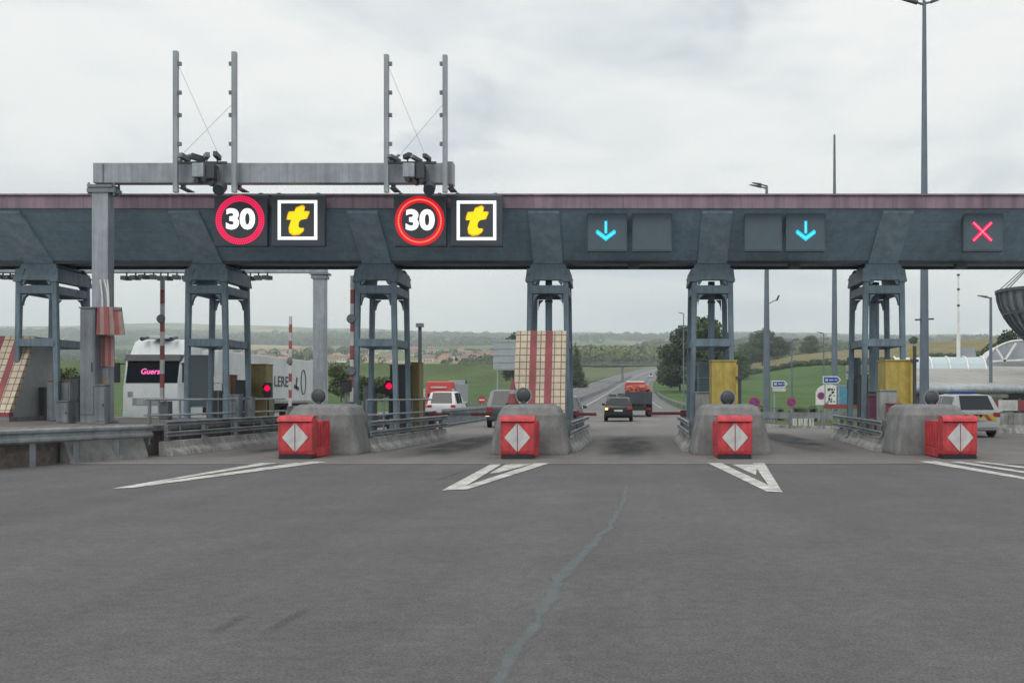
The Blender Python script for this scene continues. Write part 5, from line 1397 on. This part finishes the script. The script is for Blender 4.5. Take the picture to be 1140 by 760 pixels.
# curved steel ribbed basket at the right edge
Y = 76; cx = PX(1172, Y); R0 = cx - PX(1113, Y)
zt_, zb_ = PZ(324,Y), PZ(396,Y)
t = thing('steel_basket', (cx,Y,0), 'dark basket of curved steel ribs on a stalk at the right edge', 'sculpture')
prof = lambda u: (R0*(1-.88*u**1.9), zt_+(zb_-zt_)*u)
for k in range(30):
    a = 2*math.pi*k/30; q = None; mb = MB()
    for i in range(9):
        r, z = prof(i/8); e = Vector((cx+r*math.cos(a), Y+r*math.sin(a), z))
        if q is not None: mb.bar(q, e, .1, .16)
        q = e
    mb.build('rib', M['basket'], t)
for u in (0,.35,.7):
    mb = MB(); r, z = prof(u)
    for k in range(40):
        a, b = 2*math.pi*k/40, 2*math.pi*(k+1)/40; mb.bar((cx+r*math.cos(a),Y+r*math.sin(a),z),(cx+r*math.cos(b),Y+r*math.sin(b),z), .12 if u else .22)
    mb.build('ring', M['basket'], t)
MB().lathe((cx,Y,0), [(prof(u)[0]-.12, prof(u)[1]) for u in (.02,.25,.5,.75,1.0)], 30).build('lining', M['basketin'], t, smooth=True)
MB().tube((cx,Y,0),(cx,Y,zb_+.1), .5, .35, n=16).build('stalk', M['basket'], t)
mb = MB()
for a in (2.3,2.8,3.3,3.8,5,6): mb.bar((cx+R0*math.cos(a),Y+R0*math.sin(a),zt_),(cx+R0*.3*math.cos(a),Y+R0*.3*math.sin(a),zt_+2.6), .06)
mb.build('rods', M['basket'], t)

# ---------------------------------------------------------------- overpass
Y0, Y1 = 424, 432
zd = PZ(405, Y0)
t = thing('overpass', (PX(687,Y0), 428, zprof(428)), 'thin concrete overpass crossing the motorway on a slim pier', 'bridge')
MB().box(PX(612,Y0), 27, Y0, Y1, zd-.75, zd).build('deck', M['concrete'], t)
for y in (Y0+.05, Y1-.05):
    mb = MB(); mb.bar((PX(470,Y0),y,zd+.95),(27,y,zd+.95), .09); mb.bar((PX(470,Y0),y,zd+.5),(27,y,zd+.5), .07)
    for i in range(43): x = PX(470,Y0)+i*2.6; mb.box(x-.05,x+.05,y-.04,y+.04,zd,zd+.95)
    mb.build('parapet', M['galvdark'], t)
px_ = roadx(428)-6.7
MB().box(px_-.5, px_+.5, Y0+1, Y1-1, zprof(428)-.5, zd-.75).build('pier', M['concrete'], t)
MB().box(roadx(428)+17, roadx(428)+18.5, Y0+.5, Y1-.5, zprof(428)-.5, zd-.75).build('abutment', M['concrete'], t)
# grassed approach bank at its left end
bx1, bx0 = PX(636,Y0)-1, -330
zt1 = zd-.02
mb = MB(); v = []; f = []
secs = [(bx0, zprof(428)+9.5),(-200,zprof(428)+9.5),(-110,zt1+.5),(-85,zt1),(bx1-6,zt1),(bx1+3,zprof(428)-1)]
for x, z in secs:
    hgt = max(z - zprof(415), .2)
    ya = Y0 - hgt*2.2; yb_ = Y1 + hgt*2.2
    v += [(x, ya-20, zprof(ya-20)-.3), (x, Y0-hgt*.9, z-hgt*.42), (x, Y0-.2, z), (x, Y1+.2, z), (x, yb_, zprof(yb_)-.3)]
for i in range(len(secs)-1):
    for j in range(4): f.append((i*5+j, i*5+j+1, (i+1)*5+j+1, (i+1)*5+j))
f += [(0,1,2,3,4), tuple(reversed(range((len(secs)-1)*5, len(secs)*5)))]
mb.add(v, f)
M['bank'] = mat('bank_grass', (.08,.115,.045), .95, var=.25, scale=.9, dirt=.3, dscale=.05, spec=.1)
struct(mb.build('embankment', M['bank'], smooth='all'))
# path down the bank
ptb = MB(); pth = [P(527,412,400), P(540,425,380), P(556,441,330)]
# ---------------------------------------------------------------- trees
def crown_mesh(name, seed, Ht, Rc, z0, lobes, nleaf, leaf, m, shape='round'):
    rnd = random.Random(seed); mb = MB()
    L = []
    for i in range(lobes):
        if shape == 'cone':
            u = i/(lobes-1); r = Rc*(1-.85*u); a = rnd.uniform(0,6.28)
            L.append((Vector((r*.45*math.cos(a), r*.45*math.sin(a), z0+(Ht-z0)*(.05+.88*u))), max(.5, r*.75), (Ht-z0)*.13))
        else:
            a = rnd.uniform(0,6.28); rr = Rc*math.sqrt(rnd.random())*.72; zz = z0+(Ht-z0)*rnd.uniform(.12,.86)
            lim = 1 - .55*abs((zz-z0)/(Ht-z0)-.45)*1.6
            s = Rc*rnd.uniform(.26,.44)
            L.append((Vector((rr*lim*math.cos(a), rr*lim*math.sin(a), zz)), s, s*.8))
    tot = sum(l[1]**2 for l in L)
    for c, r, h in L:
        k = int(nleaf*r*r/tot)
        for _ in range(k):
            d = Vector((rnd.gauss(0,1), rnd.gauss(0,1), rnd.gauss(0,1))).normalized(); q = rnd.random()**.4
            p = c + Vector((d.x*r*q, d.y*r*q, d.z*h*q))
            n = (d + Vector((rnd.gauss(0,.6), rnd.gauss(0,.6), rnd.gauss(0,.6)+.3))).normalized()
            a = n.orthogonal().normalized(); b = n.cross(a); th = rnd.uniform(0,6.28)
            a, b = a*math.cos(th)+b*math.sin(th), b*math.cos(th)-a*math.sin(th); s = leaf*rnd.uniform(.6,1.35)
            mb.add([p-a*s-b*s*.5, p+a*s*.2-b*s*.75, p+a*s+b*s*.1, p-a*s*.1+b*s*.7], [(0,1,2,3)])
    return mb, L
def make_tree(name, seed, Ht, Rc, label, m, shape='round', lobes=22, nleaf=3800, leaf=.42, z0=None, group=None):
    t = thing(name, (0,0,0), label, 'tree', group); z0 = Ht*.16 if z0 is None else z0
    mb, L = crown_mesh('crown', seed, Ht, Rc, z0, lobes, nleaf, leaf, m, shape)
    mb.build('crown', m, t)
    tr = MB(); r0 = Ht*.018
    pr = Vector((0,0,-.4)); k = 5
    for i in range(1, k+1):
        q = Vector((.15*math.sin(i*1.7+seed)*i*.3, .15*math.cos(i*2.1+seed)*i*.3, Ht*.8*i/k)); tr.tube(pr, q, r0*(1-.17*(i-1)), r0*(1-.17*i), n=8); pr = q
    for c, r, h in L[:10]:
        b = Vector((0,0,max(1, c.z*.55))); tr.tube(b, c, r0*.4, r0*.12, n=5)
    tr.build('trunk', M['bark'], t)
    return t
protoA = make_tree('broadleaf_tree', 11, 20, 8.2, 'x', M['leaf'], lobes=40, nleaf=7500, leaf=.42, z0=.6)
protoB = make_tree('broadleaf_tree', 23, 15, 6.5, 'x', M['leafdark'], lobes=34, nleaf=6500, leaf=.36, z0=.4)
protoC = make_tree('conifer_tree', 31, 15, 4.2, 'x', M['leafdark'], shape='cone', lobes=22, nleaf=4200, leaf=.3, z0=.6)
protoP = make_tree('broadleaf_tree', 43, 13, 5.8, 'x', M['leafpale'], lobes=20, nleaf=3200, leaf=.38)
protoS = make_tree('shrub', 57, 2.6, 2.1, 'x', M['leaf'], lobes=12, nleaf=1600, leaf=.13, z0=.1); protoS['category'] = 'shrub'
used = set()
def plant(proto, px, Y, hpx, label, group=None, wid=1.0, rz=None):
    """hpx: crown height in photo pixels"""
    X = PX(px, Y); z = terr(X, Y)
    base = {protoA.name:20, protoB.name:15, protoC.name:15, protoP.name:13, protoS.name:2.6}[proto.name]
    s = hpx/F*Y/base
    rz = random.uniform(0,6.28) if rz is None else rz
    sc = (s*wid, s*wid, s)
    if proto.name not in used:
        used.add(proto.name); proto.location = (X,Y,z-.15); proto.rotation_euler = (0,0,rz); proto.scale = sc; proto['label'] = label
        if group: proto['group'] = group
        return proto
    return dup(proto, (X,Y,z-.15), rz, label, group, sc)
plant(protoA, 788, 262, 90, 'tallest broad dark tree of the clump right of the exit road, behind the column', 'trees right of the exit road', 1.0)
plant(protoB, 757, 285, 60, 'rounded tree nearest the road in the clump right of the exit road', 'trees right of the exit road', 1.1)
plant(protoB, 770, 268, 80, 'dense dark tree in the middle of the clump right of the exit road', 'trees right of the exit road', 1.0)
plant(protoA, 747, 330, 36, 'low bushy tree at the road end of the clump', 'trees right of the exit road', 1.1)
plant(protoA, 801, 290, 70, 'broad tree at the right end of the clump behind the left yellow cabinet', 'trees right of the exit road', .8)
plant(protoB, 742, 395, 30, 'small tree under the overpass end, right of the exit road', 'trees right of the exit road', 1.1)
plant(protoC, 641, 330, 50, 'dark conifer right of the tiled wedge beside the inbound carriageway', None, .95)
plant(protoC, 632, 340, 40, 'shorter dark conifer almost hidden by the tiled wedge column', None, 1.1)
plant(protoB, 572, 350, 64, 'tall tree whose top shows above the left corner of the tiled wedge', None, .6)
plant(protoB, 622, 360, 66, 'tree whose top shows above the right corner of the tiled wedge', None, .5)
plant(protoB, 849, 560, 44, 'round-topped dark tree on the skyline beside the two-headed lamp post', None, .95)
plant(protoB, 836, 600, 30, 'smaller dark tree on the skyline left of the round-topped one', None, 1.2)
plant(protoB, 866, 600, 27, 'low dark tree on the skyline right of the round-topped one', None, 1.4)
plant(protoA, 901, 640, 22, 'low wide tree on the skyline left of the headless mast', None, 1.5)
plant(protoA, 823, 430, 34, 'pale hedge tree right of the left yellow cabinet', None, 1.2)
plant(protoB, 1112, 190, 68, 'dark tree on the rise behind the steel basket', None, .9)
plant(protoB, 1132, 200, 80, 'larger dark tree at the right edge behind the steel basket', None, .9)
plant(protoB, 1017, 560, 10, 'tiny tree on the skyline left of the white aerial', None, 1.4)
plant(protoP, 402, 150, 34, 'pale bushy tree on the verge right of the rear gantry post', None, 1.2)
plant(protoP, 380, 170, 44, 'taller pale tree right of the rear gantry post', None, 1.0)
plant(protoP, 425, 170, 30, 'low pale tree between the legs of the column of the red signal', None, 1.3)
plant(protoP, 70, 100, 52, 'pale leafy tree behind the left tiled wedge', None, 1.2)
plant(protoB, 40, 95, 50, 'dark bushy tree at the far left behind the tiled wedge', None, 1.2)
plant(protoB, 88, 90, 48, 'dark bushy tree left of the gantry post cabinet', None, .9)
for px, Y, h, w, lb in ((902,64,17,1.3,'dark green shrub behind the white posts'),(867,66,14,1.0,'small shrub at the foot of the two-headed lamp post'),(846,68,16,1.0,'shrub behind the round no parking sign'),(890,70,14,1.4,'wide low shrub left of the dark green shrub')):
    plant(protoS, px, Y, h, lb, 'shrubs beyond the right kerb', w)

# field hedge on the right and far woods: uncountable masses
def canopy_mass(name, spots, m, seed, quads=26):
    rnd = random.Random(seed); mb = MB()
    quads = int(quads*2.3)
    for x, y, h, r in spots:
        z = terr(x, y); c = Vector((x, y, z+h*.5))
        for _ in range(quads):
            d = Vector((rnd.gauss(0,1), rnd.gauss(0,1), rnd.gauss(0,1))).normalized()
            if d.y > .5: d.y *= -1
            p = c + Vector((d.x*r, d.y*r, d.z*h*.55)); n = (d+Vector((rnd.gauss(0,.4),rnd.gauss(0,.4),rnd.gauss(0,.4)))).normalized()
            a = n.orthogonal().normalized(); b = n.cross(a); s = r*rnd.uniform(.17,.32)
            mb.add([p-a*s-b*s*.6, p+a*s*.3-b*s*.8, p+a*s+b*s*.2, p-a*s*.1+b*s*.8], [(0,1,2,3)])
    o = mb.build(name, m); o['kind'] = 'stuff'; return o
rnd = random.Random(77)
sp = []
while len(sp) < 420:       # hedge between green field and corn
    t_ = len(sp)/420; x = 45 + 330*t_; sp.append((x, bnd(x)+4+rnd.uniform(-3,3), rnd.uniform(1.0,2.6), rnd.uniform(1.2,2.4)))
tag(canopy_mass('hedgerow', sp, M['leaf'], 1, 34), 'dark hedgerow between the green field and the tawny field', 'hedge')
def px_ok(px): return True
sp = []
while len(sp) < 900:       # pale riverside wood, centre
    px = rnd.uniform(600, 770); Y = rnd.uniform(800, 1500)
    if abs(PX(px,Y)-roadx(Y)+5) < 28 and Y < 1000: continue
    sp.append((PX(px,Y), Y, rnd.uniform(9,17), rnd.uniform(5,9)))
tag(canopy_mass('pale_wood', sp, M['woodpale'], 2, 22), 'pale yellow-green wood beyond the overpass', 'wood')
sp = []
while len(sp) < 2600:      # dark forest belts on the far slopes
    px = rnd.uniform(-120, 1250); Y = rnd.uniform(1700, 3900)
    X = PX(px, Y)
    if noise.noise((X/700, Y/420, 4)) + .35*sst(2600,3600,Y) < .12: continue
    sp.append((X, Y, rnd.uniform(13,24), rnd.uniform(11,22)))
tag(canopy_mass('far_forest', sp, M['wood'], 3, 20), 'dark forest belts on the far hazy slopes', 'forest')
sp = []
while len(sp) < 500:       # scattered hedges and copses round the village
    px = rnd.uniform(-60, 640); Y = rnd.uniform(620, 1900); X = PX(px, Y)
    if noise.noise((X/120, Y/160, 6)) < .12: continue
    sp.append((X, Y, rnd.uniform(5,10), rnd.uniform(4,8)))
tag(canopy_mass('village_copses', sp, M['wood'], 5, 22), 'hedges and copses round the far village at the left', 'wood')
sp = []
while len(sp) < 260:       # skyline wood right
    px = rnd.uniform(770, 1010); Y = rnd.uniform(900, 1500); sp.append((PX(px,Y), Y, rnd.uniform(8,15), rnd.uniform(6,11)))
tag(canopy_mass('skyline_wood', sp, M['wood'], 6, 22), 'strip of wood on the skyline behind the tawny field', 'wood')

# ---------------------------------------------------------------- far village
M['wallcream'] = mat('house_cream', (.6,.53,.42), .8, var=.08); M['wallwhite'] = mat('house_white', (.72,.7,.66), .8, var=.06)
M['rooftile'] = mat('house_tile', (.36,.17,.11), .85, var=.2); M['roofbrown'] = mat('house_brown', (.22,.15,.12), .85, var=.2)
def house_proto(wm, rm):
    mb = MB(); mb.box(-6.5,6.5,-4.5,4.5,-2,4.6,0)
    mb.prism([(-5.1,4.6),(0,8.2),(5.1,4.6)], ex, -7, 7, 1)
    for x in (-4,-1.3,1.3,4): mb.box(x-.6,x+.6,-4.56,-4.502,1.4,3.0,2)
    mb.box(3.4,4.3,-.6,.6,6.4,9.0,1)
    return mb.build('village_house', [wm, rm, M['dark']])
hp = [house_proto(M['wallcream'], M['rooftile']), house_proto(M['wallwhite'], M['roofbrown']), house_proto(M['wallcream'], M['roofbrown'])]
first = [True]*3
hl = ['distant cream house with red tiled roof in the village beyond the left fields','distant white house with brown roof in the village beyond the left fields','distant cream house with brown roof in the village beyond the left fields']
rnd = random.Random(21)
spots = []
for _ in range(64):
    u = rnd.random(); px = rnd.choice((rnd.gauss(290,26), rnd.gauss(385,22), rnd.gauss(520,32), rnd.uniform(200,565)))
    spots.append((px, rnd.uniform(1000, 1750)))
for i, (px, Y) in enumerate(spots):
    k = i % 3; X = PX(px, Y)
    o = hp[k] if first[k] else hp[k].copy()
    if not first[k]: col.objects.link(o)
    first[k] = False
    o.location = (X, Y, terr(X, Y)); o.rotation_euler = (0,0,rnd.uniform(-.6,.6)); s = rnd.uniform(.75,1.25); o.scale = (s*rnd.uniform(.9,1.4), s, s)
    tag(o, hl[k], 'house', 'houses of the far village')

# ---------------------------------------------------------------- haze
hz = MB().box(-5200, 5200, -260, 7600, -4, 560).build('haze', bpy.data.materials.new('haze_air'))
m = hz.data.materials[0]; m.use_nodes = True; nt = m.node_tree
for n_ in list(nt.nodes): nt.nodes.remove(n_)
out = nt.nodes.new('ShaderNodeOutputMaterial'); pv = nt.nodes.new('ShaderNodeVolumePrincipled')
pv.inputs['Color'].default_value = (.84,.93,1.0,1); pv.inputs['Density'].default_value = .0002; pv.inputs['Anisotropy'].default_value = .1
nt.links.new(pv.outputs[0], out.inputs['Volume']); hz['kind'] = 'stuff'
tag(hz, 'thin pale haze filling the air over the fields', 'haze')

# ---------------------------------------------------------------- sky, sun, camera
SUN_EL, SUN_AZ = 52, 205      # azimuth measured clockwise from +Y
w = bpy.data.worlds.new('World'); scene.world = w; w.use_nodes = True
nt = w.node_tree; N = nt.nodes; L = nt.links
for n_ in list(N): N.remove(n_)
out = N.new('ShaderNodeOutputWorld')
sky = N.new('ShaderNodeTexSky'); sky.sky_type = 'NISHITA'; sky.sun_disc = False; sky.sun_elevation = R(SUN_EL); sky.sun_rotation = R(SUN_AZ)
bg1 = N.new('ShaderNodeBackground'); bg1.inputs[1].default_value = .1; L.new(sky.outputs[0], bg1.inputs[0])
tc = N.new('ShaderNodeTexCoord'); sp_ = N.new('ShaderNodeSeparateXYZ'); L.new(tc.outputs['Generated'], sp_.inputs[0])
def math_(op, a, b=None, cl=False):
    n = N.new('ShaderNodeMath'); n.operation = op; n.use_clamp = cl
    for k, v in enumerate((a, b)):
        if v is None: continue
        if isinstance(v, (int, float)): n.inputs[k].default_value = v
        else: L.new(v, n.inputs[k])
    return n.outputs[0]
zz = math_('MAXIMUM', sp_.outputs[2], 0.0)
u = math_('MULTIPLY', sp_.outputs[0], 2.6); v_ = math_('MULTIPLY', sp_.outputs[1], 2.6); w_ = math_('MULTIPLY', sp_.outputs[2], 8.5)
cb = N.new('ShaderNodeCombineXYZ'); L.new(u, cb.inputs[0]); L.new(v_, cb.inputs[1]); L.new(w_, cb.inputs[2])
def cloud(scale, det, rough, lo, hi, a, b, dist=.3):
    n = N.new('ShaderNodeTexNoise'); n.inputs['Scale'].default_value = scale; n.inputs['Detail'].default_value = det; n.inputs['Roughness'].default_value = rough; n.inputs['Distortion'].default_value = dist
    L.new(cb.outputs[0], n.inputs['Vector'])
    r = N.new('ShaderNodeMapRange'); r.interpolation_type = 'SMOOTHSTEP'; L.new(n.outputs['Fac'], r.inputs[0])
    for k, val in zip((1,2,3,4), (lo,hi,a,b)): r.inputs[k].default_value = val
    return r.outputs[0]
c1 = cloud(1.0, 6, .5, .28, .6, 0, 1)
c2 = cloud(2.9, 6, .55, .3, .7, -.22, .22)
fac = math_('ADD', c1, c2, True)
ramp = N.new('ShaderNodeMix'); ramp.data_type = 'RGBA'; L.new(fac, ramp.inputs[0])
ramp.inputs[6].default_value = (.71,.765,.80,1); ramp.inputs[7].default_value = (1.0,.995,.975,1)
# brighter overhead, as under a cloud sheet
bo = N.new('ShaderNodeMapRange'); bo.interpolation_type = 'SMOOTHSTEP'; L.new(zz, bo.inputs[0])
for k, val in zip((1,2,3,4), (.36,.95,1.0,1.5)): bo.inputs[k].default_value = val
bg2 = N.new('ShaderNodeBackground'); L.new(ramp.outputs[2], bg2.inputs[0]); L.new(bo.outputs[0], bg2.inputs[1])
thin = cloud(1.3, 5, .5, .56, .72, .98, .55, .6)
mx = N.new('ShaderNodeMixShader'); L.new(thin, mx.inputs[0]); L.new(bg1.outputs[0], mx.inputs[1]); L.new(bg2.outputs[0], mx.inputs[2])
L.new(mx.outputs[0], out.inputs[0])
sd = bpy.data.lights.new('Sun', 'SUN'); sd.energy = 1.0; sd.angle = R(30); sd.color = (1,.96,.9)
so = bpy.data.objects.new('Sun', sd); col.objects.link(so)
dirv = Vector((math.sin(R(SUN_AZ))*math.cos(R(SUN_EL)), math.cos(R(SUN_AZ))*math.cos(R(SUN_EL)), math.sin(R(SUN_EL))))
so.rotation_euler = dirv.to_track_quat('Z', 'Y').to_euler(); so.location = (0,0,60)
cam = bpy.data.cameras.new('Camera'); co = bpy.data.objects.new('Camera', cam); col.objects.link(co)
cam.sensor_fit = 'HORIZONTAL'; cam.sensor_width = 36; cam.lens = 36*F/1140
cam.shift_x = -(VX-570)/1140; cam.shift_y = (VY-380)/1140
cam.clip_start = .1; cam.clip_end = 20000
co.location = (0,0,H); co.rotation_euler = (R(90),0,0)
scene.camera = co
scene.view_settings.view_transform = 'Standard'; scene.view_settings.look = 'None'; scene.view_settings.exposure = 0; scene.view_settings.gamma = 1
scene.view_settings.use_curve_mapping = False
scene.cycles.max_bounces = 6; scene.cycles.volume_bounces = 1; scene.cycles.transparent_max_bounces = 8
scene.cycles.use_denoising = True
